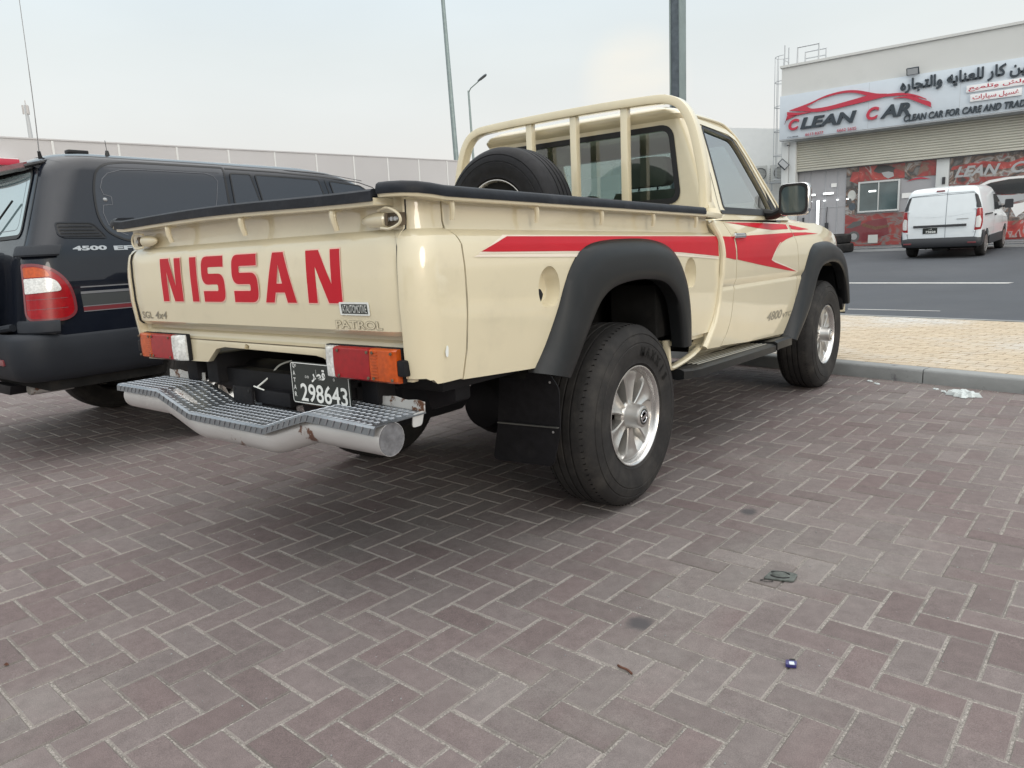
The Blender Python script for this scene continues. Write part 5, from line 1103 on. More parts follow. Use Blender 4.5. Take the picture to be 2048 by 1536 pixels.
# ------------------------------------------------ cab greenhouse
GW = [(1.24, .866), (1.27, .858), (1.30, .842), (1.45, .795), (1.60, .745), (1.72, .702), (1.775, .675), (1.80, .668), (1.825, .640), (1.845, .575), (1.858, .45), (1.867, .28), (1.872, .05)]
GF = [(1.24, 2.24), (1.28, 2.15), (1.30, 2.10), (1.5, 1.92), (1.72, 1.72), (1.775, 1.64), (1.80, 1.56), (1.825, 1.44), (1.845, 1.34), (1.866, 1.2)]
GB = [(1.24, .955), (1.72, .965), (1.772, .962), (1.782, .945), (1.795, .925), (1.815, .918), (1.83, .924), (1.845, .945), (1.858, .985), (1.872, 1.08)]
def plan_ring(W_, y0, y1, rr, rf, z, n=7, s=1, crown=.0):
    P = []
    for (cx, cy, a0, r_) in ((W_ - rr, y0 + rr, -90, rr), (W_ - rf, y1 - rf, 0, rf), (-(W_ - rf), y1 - rf, 90, rf), (-(W_ - rr), y0 + rr, 180, rr)):
        for k in range(n + 1):
            t = R(a0 + 90 * k / n); P.append((cx + r_ * math.cos(t), cy + r_ * math.sin(t), z))
    return P
def green(zs, inset=0): 
    return MB().loft([plan_ring(max(.02, interp(GW, z) - inset), interp(GB, z) + inset, interp(GF, z) - inset, min(.07, interp(GW, z) * .4), min(.10, interp(GW, z) * .4), z) for z in zs])
gz = [1.24, 1.27, 1.30, 1.38, 1.45, 1.52, 1.60, 1.66, 1.72, 1.75, 1.775, 1.79, 1.80, 1.812, 1.825, 1.835, 1.845, 1.852, 1.858, 1.863, 1.867, 1.870, 1.872]
cabo = obj('cab_shell', green(gz), 'cream', TR, ang=32)
SW = rpoly([(1.095, 1.300), (1.85, 1.292), (1.80, 1.39), (1.60, 1.660), (1.545, 1.712), (1.15, 1.752)], [.03, .01, .02, .05, .04, .05], 5)
RW = rpoly([(-.650, 1.355), (.650, 1.355), (.600, 1.738), (-.600, 1.738)], .06, 6)
inner = MB().loft([plan_ring(interp(GW, z) - .045, interp(GB, z) + .03, interp(GF, z) - .05, .05, .08, z_) for z, z_ in ((1.24, 1.2), (1.30, 1.30), (1.45, 1.45), (1.60, 1.60), (1.74, 1.74), (1.79, 1.79))])
boolcut(cabo, [inner, MB().prism(SW, lambda a, b: (-1.2, a, b), lambda a, b: (1.2, a, b)), MB().prism(RW, lambda a, b: (a, .8, b), lambda a, b: (a, 1.12, b)),
    MB().loft([[(x, y, z) for x, z in ((-w_, 1.33), (w_, 1.33), (w_ * .86, 1.70), (-w_ * .86, 1.70))] for y, w_ in ((1.55, .70), (2.3, .70))])], ang=32)
def gx_(y, z): return interp(GW, z)
for s in (1, -1):
    decal('side_window', SW, lambda a, b: (s * (interp(GW, b) - .012), a, b), 'side_glass', doors[s], .06)
    ribbon('window_seal', [(SW, True)], .020, lambda a, b: (s * (interp(GW, b) + .0015), a, b), 'suv_seal', doors[s])
    ribbon('rain_guard', [([(1.13, 1.772), (1.50, 1.748), (1.60, 1.715), (1.68, 1.625), (1.80, 1.47), (1.93, 1.32)], False)], .028, lambda a, b: (s * (interp(GW, b) + .006), a, b), 'cream', doors[s])
    ribbon('door_gap', [([(1.03, 1.262), (1.035, 1.32), (1.085, 1.76), (1.095, 1.785)], False)], .005, lambda a, b: (s * (interp(GW, b) + .0012), a, b), 'dark', TR)
    ribbon('belt_moulding', [([(1.03, 1.283), (2.05, 1.272)], False)], .020, lambda a, b: (s * (interp(GW, b) + .006), a, b), 'suv_seal', doors[s])
    gp = smooth_path([(0, 1.0, 1.800), (0, 1.40, 1.796), (0, 1.53, 1.778), (0, 1.62, 1.72), (0, 1.73, 1.60), (0, 1.82, 1.50), (0, 1.90, 1.41), (0, 1.99, 1.31)], 6)
    mb = MB(); mb.tube([(s * (interp(GW, z) + .004), y, z) for _, y, z in gp], .0075, 8); obj('roof_gutter', mb, 'cream', TR)
    decal('quarter_sail', [(1.84, 1.295), (2.03, 1.292), (1.83, 1.43)], lambda a, b: (s * (interp(GW, b) + .003), a, b), 'suv_seal', doors[s], 0)
    # mirror
    my, mz = 1.63, 1.345
    mb = MB(); rings = []
    for dy, w_, h_ in ((-.045, .076, .084), (-.040, .082, .089), (.0, .084, .091), (.04, .075, .080), (.065, .052, .054), (.075, .02, .02)):
        rings.append([(s * (1.055 + a), my + dy, mz + b) for a, b in rpoly([(-w_, -h_), (w_, -h_), (w_, h_), (-w_, h_)], min(w_, h_) * .45, 4)])
    mb.loft(rings); mr = obj('wing_mirror', mb, 'chrome', doors[s])
    mb = MB(); mb.loft([[(s * (1.055 + a), my - .047 + dd, mz + b) for a, b in rpoly([(-w_, -h_), (w_, -h_), (w_, h_), (-w_, h_)], .04, 4)] for w_, h_, dd in ((.080, .087, 0), (.080, .087, -.008), (.069, .076, -.008), (.067, .074, -.002))]); obj('mirror_rim', mb, 'suv_seal', mr)
    mb = MB(); mb.loft([[(s * (1.055 + a), my - .0492 + dd, mz + b) for a, b in rpoly([(-.067, -.074), (.067, -.074), (.067, .074), (-.067, .074)], .032, 4)] for dd in (0, -.0008)]); obj('mirror_glass', mb, 'win_pane', mr)
    mb = MB(); mb.tube([(s * .83, 1.72, 1.275), (s * .92, 1.68, 1.268), (s * .995, 1.64, 1.295)], [.035, .028, .026], 10); obj('mirror_arm', mb, 'suv_seal', mr)
decal('rear_window', RW, lambda a, b: (a, .975, b), 'truck_glass', TR, 0)
ribbon('rear_window_seal', [(RW, True)], .030, lambda a, b: (a, interp(GB, b) - .004, b), 'suv_seal', TR)
decal('windscreen', [(-.68, 1.33), (.68, 1.33), (.60, 1.72), (-.60, 1.72)], lambda a, b: (a, interp(GF, b) - .012, b), 'side_glass', TR, .1)
# cabin contents
mb = MB(); mb.bb(-.80, .80, 1.0, 2.1, .62, .66); mb.bb(-.80, .80, .99, 1.02, .64, 1.33); obj('cabin_trim', mb, 'cabin', TR)
mb = MB(); mb.loft([[(-.78, y, z), (.78, y, z), (.78, y, .7), (-.78, y, .7)] for y, z in ((1.72, 1.18), (1.85, 1.27), (2.15, 1.26))]); obj('dashboard', mb, 'cabin', TR, bevel=.02)
for cx in (-.37, .37):
    mb = MB(); mb.loft([[(cx + a, y, z) for a, y in rpoly([(-w_, 1.14 + o_), (w_, 1.14 + o_), (w_ * .9, 1.26 + o_), (-w_ * .9, 1.26 + o_)], .04, 4)] for w_, z, o_ in ((.24, .85, .03), (.25, 1.0, 0), (.245, 1.25, -.03), (.23, 1.38, -.04), (.20, 1.43, -.045))]); st = obj('seat', mb, 'seat', TR)
    mb = MB(); mb.loft([[(cx + a, y, z) for a, y in rpoly([(-w_, 1.10), (w_, 1.10), (w_, 1.20), (-w_, 1.20)], .03, 4)] for w_, z in ((.125, 1.455), (.145, 1.475), (.145, 1.585), (.12, 1.61), (.07, 1.615))]); obj('headrest', mb, 'seat', st)
    mb = MB(); [mb.tube([(cx + a, 1.15, 1.40), (cx + a, 1.15, 1.48)], .007, 6) for a in (-.06, .06)]; obj('headrest_post', mb, 'chrome', st)
mb = MB(); mb.lathe([(0, .19), (.012, .175), (0, .165), (-.012, .175)], (0, 0, 0), 'y', 28, closed=True); mb.v = [(x - .37, y * 1 + 1.63 + z * .35, z * .94 + 1.30) for x, y, z in mb.v]; k_ = len(mb.v) - 28; mb.f += [(k_ + j, k_ + (j + 1) % 28, (j + 1) % 28, j) for j in range(28)]; mb.m += [0] * 28; obj('steering_wheel', mb, 'cabin', TR)
# hood and nose
def belt_z(y): return 1.262 + rk(y) * .6 - .008
mb = MB(); rings = []
for y in (2.04, 2.2, 2.5, 2.8, 3.0, 3.2, 3.4, 3.55, 3.66, 3.73):
    xe = cabx(y, 1.24) - .004; zb_ = min(belt_z(y) - .0, hood_z(y)) ; 
    side = [(xe, zb_ - .012), (xe - .006, zb_ + .004), (xe - .03, ease(zb_, hood_z(y), .55)), (xe - .09, ease(zb_, hood_z(y), .95)), (xe - .20, hood_z(y) + .010), (xe * .4, hood_z(y) + .022), (0, hood_z(y) + .026)]
    rings.append([(a, y, b) for a, b in side] + [(-a, y, b) for a, b in reversed(side[:-1])])
mb.loft(rings, closed=False); obj('hood', mb, 'cream', TR, ang=40)
mb = MB(); mb.loft([[(-.70, 3.70, .62), (.70, 3.70, .62), (.70, 3.70, 1.02), (-.70, 3.70, 1.02)], [(-.69, 3.735, .66), (.69, 3.735, .66), (.69, 3.735, 1.0), (-.69, 3.735, 1.0)]]); obj('grille', mb, 'chassis', TR, bevel=.01)
mb = MB(); mb.loft([[(x, 3.60 + .25 * math.cos(x * 1.25) - .10 + dy, z) for dy, z in ((0, .50), (.09, .52), (.10, .64), (.06, .70), (0, .70))] for x in [ease(-.86, .86, k / 14) for k in range(15)]]); obj('front_bumper', mb, 'chrome', TR)
for s in (1, -1): mb = MB(); mb.bb(*sorted((s * .50, s * .72)), 3.70, 3.76, .84, .99); obj('headlight', mb, 'lens_clear', TR, bevel=.02)
# headboard hoop behind the cab
HP = smooth_path([(.838, .865, 1.30), (.832, .865, 1.45), (.800, .865, 1.62), (.765, .867, 1.735), (.715, .868, 1.815), (.65, .868, 1.852), (.55, .868, 1.866), (.2, .868, 1.874), (-.2, .868, 1.874), (-.55, .868, 1.866), (-.65, .868, 1.852), (-.715, .868, 1.815), (-.765, .867, 1.735), (-.800, .865, 1.62), (-.832, .865, 1.45), (-.838, .865, 1.30)], 5)
mb = MB(); rings = []
HV = [Vector(q) for q in HP]
for i, q in enumerate(HV):
    t = (HV[min(i + 1, len(HV) - 1)] - HV[max(i - 1, 0)]).normalized(); n = Vector((0, 1, 0)).cross(t).normalized()
    rings.append([q + Vector((0, a, 0)) - n * b for a, b in rpoly([(-.034, -.022), (.034, -.022), (.034, .022), (-.034, .022)], .007, 2)])
mb.loft(rings); hb = obj('headboard_hoop', mb, 'cream', TR, ang=40)
for x in (-.245, .062, .385):
    mb = MB(); mb.bb(x - .021, x + .021, .848, .888, 1.25, 1.852); obj('headboard_bar', mb, 'cream', hb, bevel=.004)
mb = MB(); mb.bb(-.82, .82, .85, .886, 1.215, 1.25); obj('headboard_foot', mb, 'cream', hb, bevel=.005)
for s in (1, -1):
    mb = MB(); mb.prism([(.845, 1.30), (.93, 1.30), (.90, 1.40), (.888, 1.47), (.845, 1.475)], lambda a, b: (s * (.861 - .3 * (b - 1.3)), a, b), lambda a, b: (s * (.868 - .3 * (b - 1.3)), a, b)); obj('hoop_gusset', mb, 'cream', hb, bevel=.001)
# ------------------------------------------------ wheels
def make_tyre(q, s, R_, W_=.262):
    # x = 0 at rim plane, + outwards
    pr = [(-.010, .212), (.002, .218), (.010, .230), (.014, .232), (.013, .238), (.020, .262), (.0245, .290), (.0245, .314), (.0215, .316), (.0215, .320), (.0235, .322), (.021, .340), (.017, .352), (.0130, .354), (.0130, .357), (.0155, .359), (.008, .374), (-.004, R_ - .016), (-.018, R_ - .006), (-.030, R_ - .002)]
    tr = []
    edges = (-.032, -.072, -.077, -.115, -.120, -.150, -.155, -.193, -.198, W_ * -1 + .052)
    tread = [(-.032, R_ - .001), (-.070, R_ + .001), (-.072, R_ - .007), (-.078, R_ - .007), (-.080, R_ + .001), (-.108, R_ + .0015), (-.110, R_ - .007), (-.116, R_ - .007), (-.118, R_ + .002), (-.144, R_ + .0015), (-.146, R_ - .007), (-.152, R_ - .007), (-.154, R_ + .001), (-.182, R_), (-.184, R_ - .007), (-.190, R_ - .007), (-.192, R_ - .001)]
    back = [(-(W_ - .045) - (a), b) for a, b in pr]
    back = [(-.222 - a, b) for a, b in reversed(pr)]
    prof = pr + tread + back
    q.lathe([(s * a, b) for a, b in prof], (0, 0, 0), 'x', 96, closed=True); return prof
def wheel(name, loc, s, R_, label=None, parent=TR, axis_rz=0, steer=0, detail=True):
    wh = bpy.data.objects.new(name, None); wh.location = loc; wh.rotation_euler = (0, 0, axis_rz + steer); wh.empty_display_size = .1; COL.objects.link(wh); wh.parent = parent
    q = MB(); make_tyre(q, s, R_); ty = obj('tyre', q, 'tyre', wh, ang=35)
    q = MB(); 
    for k in range(90):   # shoulder sipes
        t = 2 * math.pi * k / 90; rt_ = Matrix.Rotation(t, 3, 'X')
        for a in (-.024, -.198): q.box(rt_ @ Vector((s * a, 0, R_ - .0035)), (.016, .0022, .0035), rt_ @ Matrix.Rotation(.25, 3, 'Z'))
    obj('tread_sipes', q, 'tyre_letter', ty, ang=0)
    if detail:
        q = MB()
        for j, ch in enumerate('MAXXIS'):
            V, F = text_geo(ch, .04, .0); w_ = max(v.x for v in V) or 1; tc_ = R(82 - j * 10.5)
            q.add([Vector((s * .0245 - s * 0 + s * .0012, 0, 0)) + Vector((0, (.262 + v.y * .056) * math.cos(tc_ - (v.x - w_ / 2) * .17), (.262 + v.y * .056) * math.sin(tc_ - (v.x - w_ / 2) * .17))) for v in V], F)
        q.v = [(x, y * (1 if s > 0 else -1), z) for x, y, z in q.v]; obj('lettering', q, 'tyre_letter', ty, ang=0)
    # rim
    q = MB(); q.lathe([(s * a, b) for a, b in ((-.015, .213), (.004, .2185), (.009, .221), (.0095, .2165), (.004, .2105), (-.006, .206), (-.022, .203), (-.030, .197), (-.046, .190), (-.12, .183), (-.21, .19))], (0, 0, 0), 'x', 64, closed=True); rim = obj('rim', q, 'alloy_lip', wh, ang=40)
    # six broad grooved spokes with openings near the hub, one continuous casting
    q = MB(); RR_ = [.050, .060, .072, .085, .10, .115, .13, .143, .155, .160, .168, .178, .188, .196, .203]; U2 = (-1, -.85, -.70, -.66, -.60, -.50, -.38, -.2, 0, .2, .38, .50, .60, .66, .70, .85); nn_ = len(U2)
    W2 = [(.05, .021), (.08, .025), (.11, .031), (.14, .040), (.17, .053), (.19, .068), (.203, .082)]; XT = [(.05, -.022), (.10, -.020), (.15, -.018), (.188, -.017), (.196, -.020), (.203, -.028)]
    for r_ in RR_:
        for k in range(6):
            for u in U2:
                h_ = min(interp(W2, r_) / r_, .50); au = abs(u); sg = -1 if u < 0 else 1
                ph = sg * (au / .6 * h_ if au <= .6 else ease(h_, R(30), (au - .6) / .4)); xt = interp(XT, r_); gr_ = .011 * min(1, max(0, (.195 - r_) / .04)) * min(1, (r_ - .04) / .03)
                xd = xt - .050 if r_ <= .157 else ease(xt - .042, interp(XT, r_) - .001, min(1, (r_ - .157) / .042))
                x = xt - gr_ * (1 - (au / .46) ** 2) if au < .46 else (xt + .0005 if au < .55 else (xt - .003 if au < .62 else xd))
                a = R(60 * k + 30) + ph; q.v.append((s * x, r_ * math.cos(a), r_ * math.sin(a)))
    nt_ = 6 * nn_
    for i_ in range(len(RR_) - 1):
        for j_ in range(nt_):
            u = (U2[j_ % nn_] + (U2[(j_ + 1) % nn_] if (j_ + 1) % nn_ else 1)) / 2
            if abs(u) > .665 and RR_[i_ + 1] < .158: continue
            q.f.append((i_ * nt_ + j_, i_ * nt_ + (j_ + 1) % nt_, (i_ + 1) * nt_ + (j_ + 1) % nt_, (i_ + 1) * nt_ + j_)); q.m.append(0)
    obj('spokes', q, 'alloy', rim, ang=32)
    q = MB(); q.lathe([(s * a, b) for a, b in ((-.075, .05), (-.078, .15), (-.088, .182))], (0, 0, 0), 'x', 40); obj('brake_drum', q, 'dark', rim)
    q = MB(); q.lathe([(s * a, b) for a, b in ((-.06, .07), (-.030, .066), (-.026, .060), (-.018, .056), (.030, .0505), (.041, .047), (.045, .041), (.0455, .034))], (0, 0, 0), 'x', 40); hc = obj('hub_cap', q, 'alloy', rim, ang=30)
    q = MB(); q.lathe([(s * a, b) for a, b in ((.0457, .035), (.0462, .034), (.0464, .001))], (0, 0, 0), 'x', 28); obj('emblem_disc', q, 'plate_black', hc)
    q = MB(); q.lathe([(s * a, b) for a, b in ((.0466, .028), (.048, .0265), (.048, .0225), (.0466, .021))], (0, 0, 0), 'x', 28); q.box((s * .0475, 0, 0), (.002, .060, .012), Matrix.Rotation(R(20), 3, 'X')); obj('emblem_ring', q, 'chrome', hc)
    return wh
RT = .402
XW = .885
wheel('wheel', (XW, 0, RT), 1, RT); wheel('wheel', (-XW, 0, RT), -1, RT, detail=False)
wheel('wheel', (XW - .005, 2.97, RT), 1, RT, steer=R(-1), detail=False); wheel('wheel', (-XW, 2.97, RT), -1, RT, steer=R(-1), detail=False)
# spare wheel standing in the bed
SPW = empty('spare_wheel', (.01, .20, 1.293)); SPW.rotation_euler = (0, 0, R(-90)); tag(SPW, 'black spare tyre with plain silver rim standing in the pickup bed', 'spare wheel')
q = MB(); make_tyre(q, 1, .400); q.v = [(x * .9, y * .8875, z * .8875) for x, y, z in q.v]; obj('tyre', q, 'black_rubber', SPW, ang=35)
q = MB(); q.lathe([(-.015, .213), (.006, .2185), (.010, .221), (.010, .2165), (.002, .2105), (-.008, .207)], (0, 0, 0), 'x', 48, closed=True); q.v = [(x, y * .8875, z * .8875) for x, y, z in q.v]; obj('rim', q, 'alloy_lip', SPW)
q = MB(); q.lathe([(-.008, .207), (-.03, .203), (-.10, .195), (-.10, .05), (-.11, .02)], (0, 0, 0), 'x', 48); q.v = [(x, y * .8875, z * .8875) for x, y, z in q.v]; obj('rim_well', q, 'under', SPW)
SPW.rotation_euler = (0, 0, R(-90))

# ================================================================== THE BLACK SUV
SX = -3.165
SV = empty('black_suv', (SX, 0, 0)); tag(SV, 'glossy black estate style off road car parked left of the cream pickup', 'suv')
SW_ = [(.45, .93), (.6, .955), (.8, .965), (1.05, .965), (1.25, .94), (1.33, .92), (1.75, .80), (1.80, .765), (1.835, .68), (1.86, .52), (1.878, .30), (1.885, .05)]
SR_ = [(.50, -1.20), (.80, -1.20), (1.0, -1.185), (1.2, -1.165), (1.33, -1.11), (1.73, -.955), (1.80, -.90), (1.835, -.84), (1.86, -.72), (1.885, -.5)]
SF_ = [(.50, 3.55), (.9, 3.60), (1.02, 3.50), (1.10, 3.2), (1.16, 2.35), (1.22, 2.2), (1.70, 1.52), (1.76, 1.40), (1.81, 1.20), (1.845, 1.0), (1.885, .5)]
SC_ = [(.5, .14), (1.2, .15), (1.4, .17), (1.75, .19), (1.8, .2), (1.86, .2), (1.885, .05)]
zs = [.56, .62, .7, .8, .88, .95, 1.0, 1.05, 1.10, 1.15, 1.20, 1.25, 1.29, 1.33, 1.40, 1.47, 1.54, 1.61, 1.68, 1.72, 1.75, 1.775, 1.80, 1.815, 1.83, 1.842, 1.852, 1.862, 1.872, 1.88, 1.885]
def suv_ring(z, n=8):
    W_, y0, y1, rr = interp(SW_, z), interp(SR_, z), interp(SF_, z), interp(SC_, z); rr = min(rr, W_ * .9); P = []
    rf = min(.25, W_ * .8)
    rc_y = (y1 - y0)
    for (cx, cy, a0, r_) in ((W_ - rr, y0 + rr, -90, rr), (W_ - rf, y1 - rf, 0, rf), (-(W_ - rf), y1 - rf, 90, rf), (-(W_ - rr), y0 + rr, 180, rr)):
        for k in range(n + 1): t = R(a0 + 90 * k / n); P.append((cx + r_ * math.cos(t), cy + r_ * math.sin(t), z))
        if a0 == -90: P += [(W_, ease(y0 + rr, y1 - rf, j / 12), z) for j in range(1, 12)]
        if a0 == 90: P += [(-W_, ease(y1 - rf, y0 + rr, j / 12), z) for j in range(1, 12)]
    # slight bow along the length
    out_ = []
    for x, y, z_ in P:
        t = max(0, (y - .6) / 3.0); k = 1 - .10 * t * t; out_.append((x * k, y, z_))
    return out_
body = obj('body', MB().loft([suv_ring(z) for z in zs]), 'suv_black', SV, ang=50)
cuts = []
for s in (1, -1):
    for yc, r_ in ((-.05, .47), (2.80, .47)):
        cuts.append(MB().prism([(yc + r_ * math.cos(t), .46 + r_ * math.sin(t)) for t in [2 * math.pi * k / 28 for k in range(28)]], lambda a, b: (s * .60, a, b), lambda a, b: (s * 1.1, a, b)))
boolcut(body, cuts, ang=50)
def svs(a, b, h=.0025):   # right side surface at (y, z)
    W_, y0, rr = interp(SW_, b), interp(SR_, b), interp(SC_, b); t = max(0, (a - .6) / 3.0); k = 1 - .10 * t * t
    if a >= y0 + rr: return Vector((W_ * k + h, a, b))
    d = min(rr, y0 + rr - a); x = W_ - rr + math.sqrt(max(0, rr * rr - d * d)); nx = (x - (W_ - rr)) / rr; ny = -d / rr
    return Vector((x + nx * h, a + ny * h, b))
def svr(a, b, h=.0025):   # rear surface at (x, z)
    W_, y0, rr = interp(SW_, b), interp(SR_, b), interp(SC_, b); d = max(0, abs(a) - (W_ - rr)); d = min(d, rr * .999)
    y = y0 + rr - math.sqrt(rr * rr - d * d); return Vector((a * (1 + 0), y - h, b))
def svc(u, b, h=.003):    # wraps round the rear right corner: u = arc length, 0 at the corner's middle, + towards the side
    W_, y0, rr = interp(SW_, b), interp(SR_, b), interp(SC_, b); q_ = rr * math.pi / 4
    if u > q_: return Vector((W_ + h, y0 + rr + (u - q_), b))
    if u < -q_: return Vector((W_ - rr + (u + q_), y0 - h, b))
    t = -math.pi / 4 + u / rr; return Vector((W_ - rr + (rr + h) * math.cos(t), y0 + rr + (rr + h) * math.sin(t), b))
# side glazing
QW = rpoly([(-.748, 1.45), (-.735, 1.60), (-.68, 1.755), (-.52, 1.787), (.165, 1.789), (.125, 1.44), (.10, 1.315), (-.62, 1.300), (-.72, 1.36)], [.12, .1, .12, .1, .01, .05, .02, .1, .08], 5)
g1 = decal('quarter_window', QW, svs, 'suv_glass', SV)
ribbon('window_seal', [(QW, True)], .012, lambda a, b: svs(a, b, .0045), 'suv_seal', g1)
ribbon('pin_line', [([(-.640, 1.568), (-.682, 1.58), (-.690, 1.62), (-.665, 1.675), (-.625, 1.71), (-.54, 1.735), (-.40, 1.742), (.02, 1.742), (.075, 1.725), (.095, 1.69), (.05, 1.56), (.0, 1.44)], False), ([(-.640, 1.568), (-.645, 1.520), (-.70, 1.515), (-.712, 1.47), (-.700, 1.40), (-.66, 1.36), (-.60, 1.335)], False)], .0035, lambda a, b: svs(a, b, .0048), 'suv_line', g1)
mb = MB(); kc = svs(-.680, 1.548); mb.lathe([(0, .013), (.006, .010), (.008, .001)], (kc.x, kc.y, kc.z), 'x', 14); obj('window_catch', mb, 'badge_silver', g1)
for nm, pl in (('rear_door_vent_window', [(.205, 1.752), (.362, 1.754), (.395, 1.52), (.40, 1.32), (.175, 1.32), (.182, 1.52)]), ('rear_door_window', [(.402, 1.752), (.955, 1.738), (.975, 1.60), (.99, 1.32), (.43, 1.32), (.412, 1.54)]), ('front_door_window', [(1.06, 1.733), (1.36, 1.709), (1.45, 1.66), (1.95, 1.32), (1.09, 1.32), (1.077, 1.6)])):
    gw = decal(nm, rpoly(pl, .02, 3), svs, 'suv_glass', SV); ribbon('window_seal', [(rpoly(pl, .02, 3), True)], .010, lambda a, b: svs(a, b, .0045), 'suv_seal', gw)
ribbon('door_gap', [([(.185, 1.785), (.6, 1.781), (1.01, 1.764), (1.36, 1.735), (1.50, 1.70), (2.05, 1.33)], False), ([(.168, 1.79), (.143, 1.52), (.13, 1.32), (.20, 1.0), (.35, .75)], False), ([(1.012, 1.765), (1.035, 1.60), (1.05, 1.3), (1.05, .6)], False), ([(2.05, 1.33), (2.1, .6)], False)], .008, svs, 'suv_seal', SV)
ribbon('gutter', [([(-.80, 1.812), (0, 1.815), (.6, 1.807), (1.05, 1.79), (1.4, 1.75)], False)], .006, svs, 'suv_seal', SV)
vp_ = rpoly([(-.985, 1.412), (-.79, 1.412), (-.735, 1.335), (-.735, 1.322), (-.965, 1.328), (-.99, 1.345)], [.02, .03, .01, .01, .03, .02], 4)
vt = decal('air_vent', vp_, svs, 'suv_seal', SV); ribbon('vent_rim', [(vp_, True)], .008, lambda a, b: svs(a, b, .006), 'suv_trim', vt)
mb = MB(); ribbon_mb([([(-.975, z), (-.80 + (1.40 - z) * .75, z)], False) for z in (1.392, 1.372, 1.353, 1.337)], .006, lambda a, b: svs(a, b, .010), mb); obj('vent_slat', mb, 'suv_trim', vt)
# tailgate edge seams
ribbon('tailgate_gap', [([(-.36 + .0, 1.845), (-.22, 1.835), (-.12, 1.79), (-.09, 1.70), (-.095, 1.55), (-.10, 1.40), (-.115, 1.22)], False)], .007, lambda u, b: svc(u, b, .002), 'suv_seal', SV)
# rear window
rwp = rpoly([(-.70, 1.345), (.70, 1.345), (.625, 1.735), (-.625, 1.735)], .06, 6)
rw = decal('rear_window', rwp, lambda a, b: svr(a, b, .003), 'suv_rear_glass', SV); ribbon('window_seal', [(rwp, True)], .022, lambda a, b: svr(a, b, .006), 'suv_seal', rw)
ribbon('heater_edge', [(rpoly([(-.63, 1.385), (.63, 1.385), (.565, 1.70), (-.565, 1.70)], .05, 5), True)], .004, lambda a, b: svr(a, b, .0035), 'suv_line', rw)
mb = MB(); P_ = [svr(a, b, .03) for a, b in ((.10, 1.30), (.30, 1.42), (.50, 1.56))]; mb.tube(P_, .006, 6); obj('wiper', mb, 'suv_seal', SV)
# high spoiler with brake light and aerial
mb = MB(); mb.loft([[(x, interp(SR_, z_) + dy - .12 * math.cos(x * 1.9) ** .5 * 1.0 + .05, z_ - .028) for z_, dy in ((1.765, 0), (1.775, -.03), (1.80, -.05), (1.838, .05), (1.82, .09))] for x in [ease(-.66, .66, k / 20) for k in range(21)]]); sp_ = obj('roof_spoiler', mb, 'suv_black', SV)
mb = MB(); mb.loft([[(x, interp(SR_, 1.79) - .12 * math.cos(x * 1.9) ** .5 + dy, z_ - .028) for z_, dy in ((1.772, .0), (1.776, -.012), (1.802, -.012), (1.808, .01))] for x in [ease(-.60, .60, k / 16) for k in range(17)]]); obj('brake_light', mb, 'suv_stripe_red', sp_)
mb = MB(); mb.tube([svr(.66, 1.775, .0), svr(.655, 1.755, .05), svr(.645, 1.745, .07)], .012, 8); obj('camera_stub', mb, 'suv_seal', SV)
ax0 = Vector((.84, -.93, 1.795)); 
mb = MB(); mb.tube(smooth_path([(.55, -.885, 1.845), (.615, -.90, 2.05), (.70, -.925, 2.32), (.80, -.955, 2.70)], 6), [.003] * 6 + [.0024] * 6 + [.0018] * 7, 6); an = obj('radio_aerial', mb, 'badge_silver', SV)
mb = MB(); mb.tube([(.535, -.875, 1.80), (.549, -.885, 1.85)], [.014, .009], 8); obj('aerial_base', mb, 'suv_seal', an)
mb = MB(); mb.tube([(.64, -.53, 1.835), (.64, -.53, 1.868)], [.016, .009], 8); mb.tube([(.64, -.53, 1.865), (.60, -.515, 1.935)], .002, 5); obj('roof_aerial', mb, 'suv_seal', SV)
mb = MB(); mb.bb(.49, .55, -.72, -.60, 1.852, 1.874); obj('roof_rail_foot', mb, 'suv_seal', SV, bevel=.006)
# tail light wrapping the corner
def arcY(y, z):  # side y to arc coordinate
    return 0
LP = rpoly([(-.085, 1.178), (.0, 1.180), (.07, 1.155), (.138, 1.09), (.175, 1.00), (.182, .90), (.13, .868), (-.05, .872), (-.08, .90)], [.01, .05, .05, .05, .05, .04, .03, .02, .02], 4)
tl = decal('tail_light', LP, lambda u, b: svc(u, b, .010), 'lens_red', SV, .02)
mb = ribbon_mb([(LP, True)], .016, lambda u, b: svc(u, b, .011)); obj('light_rim', mb, 'suv_stripe_red', tl)
decal('amber_lens', rpoly([(-.075, 1.165), (.0, 1.166), (.045, 1.150), (.065, 1.112), (-.073, 1.108)], .012, 3), lambda u, b: svc(u, b, .013), 'lens_amber', tl, .02)
decal('clear_lens', rpoly([(-.074, 1.103), (.060, 1.106), (.094, 1.085), (.114, 1.030), (-.072, 1.018)], [.01, .02, .03, .02, .01], 3), lambda u, b: svc(u, b, .014), 'lens_clear', tl, .02)
mb = ribbon_mb([([(-.065, z), (.140, z + .004)], False) for z in (.985, .930)], .0018, lambda u, b: svc(u, b, .0125)); obj('lens_line', mb, 'suv_line', tl)
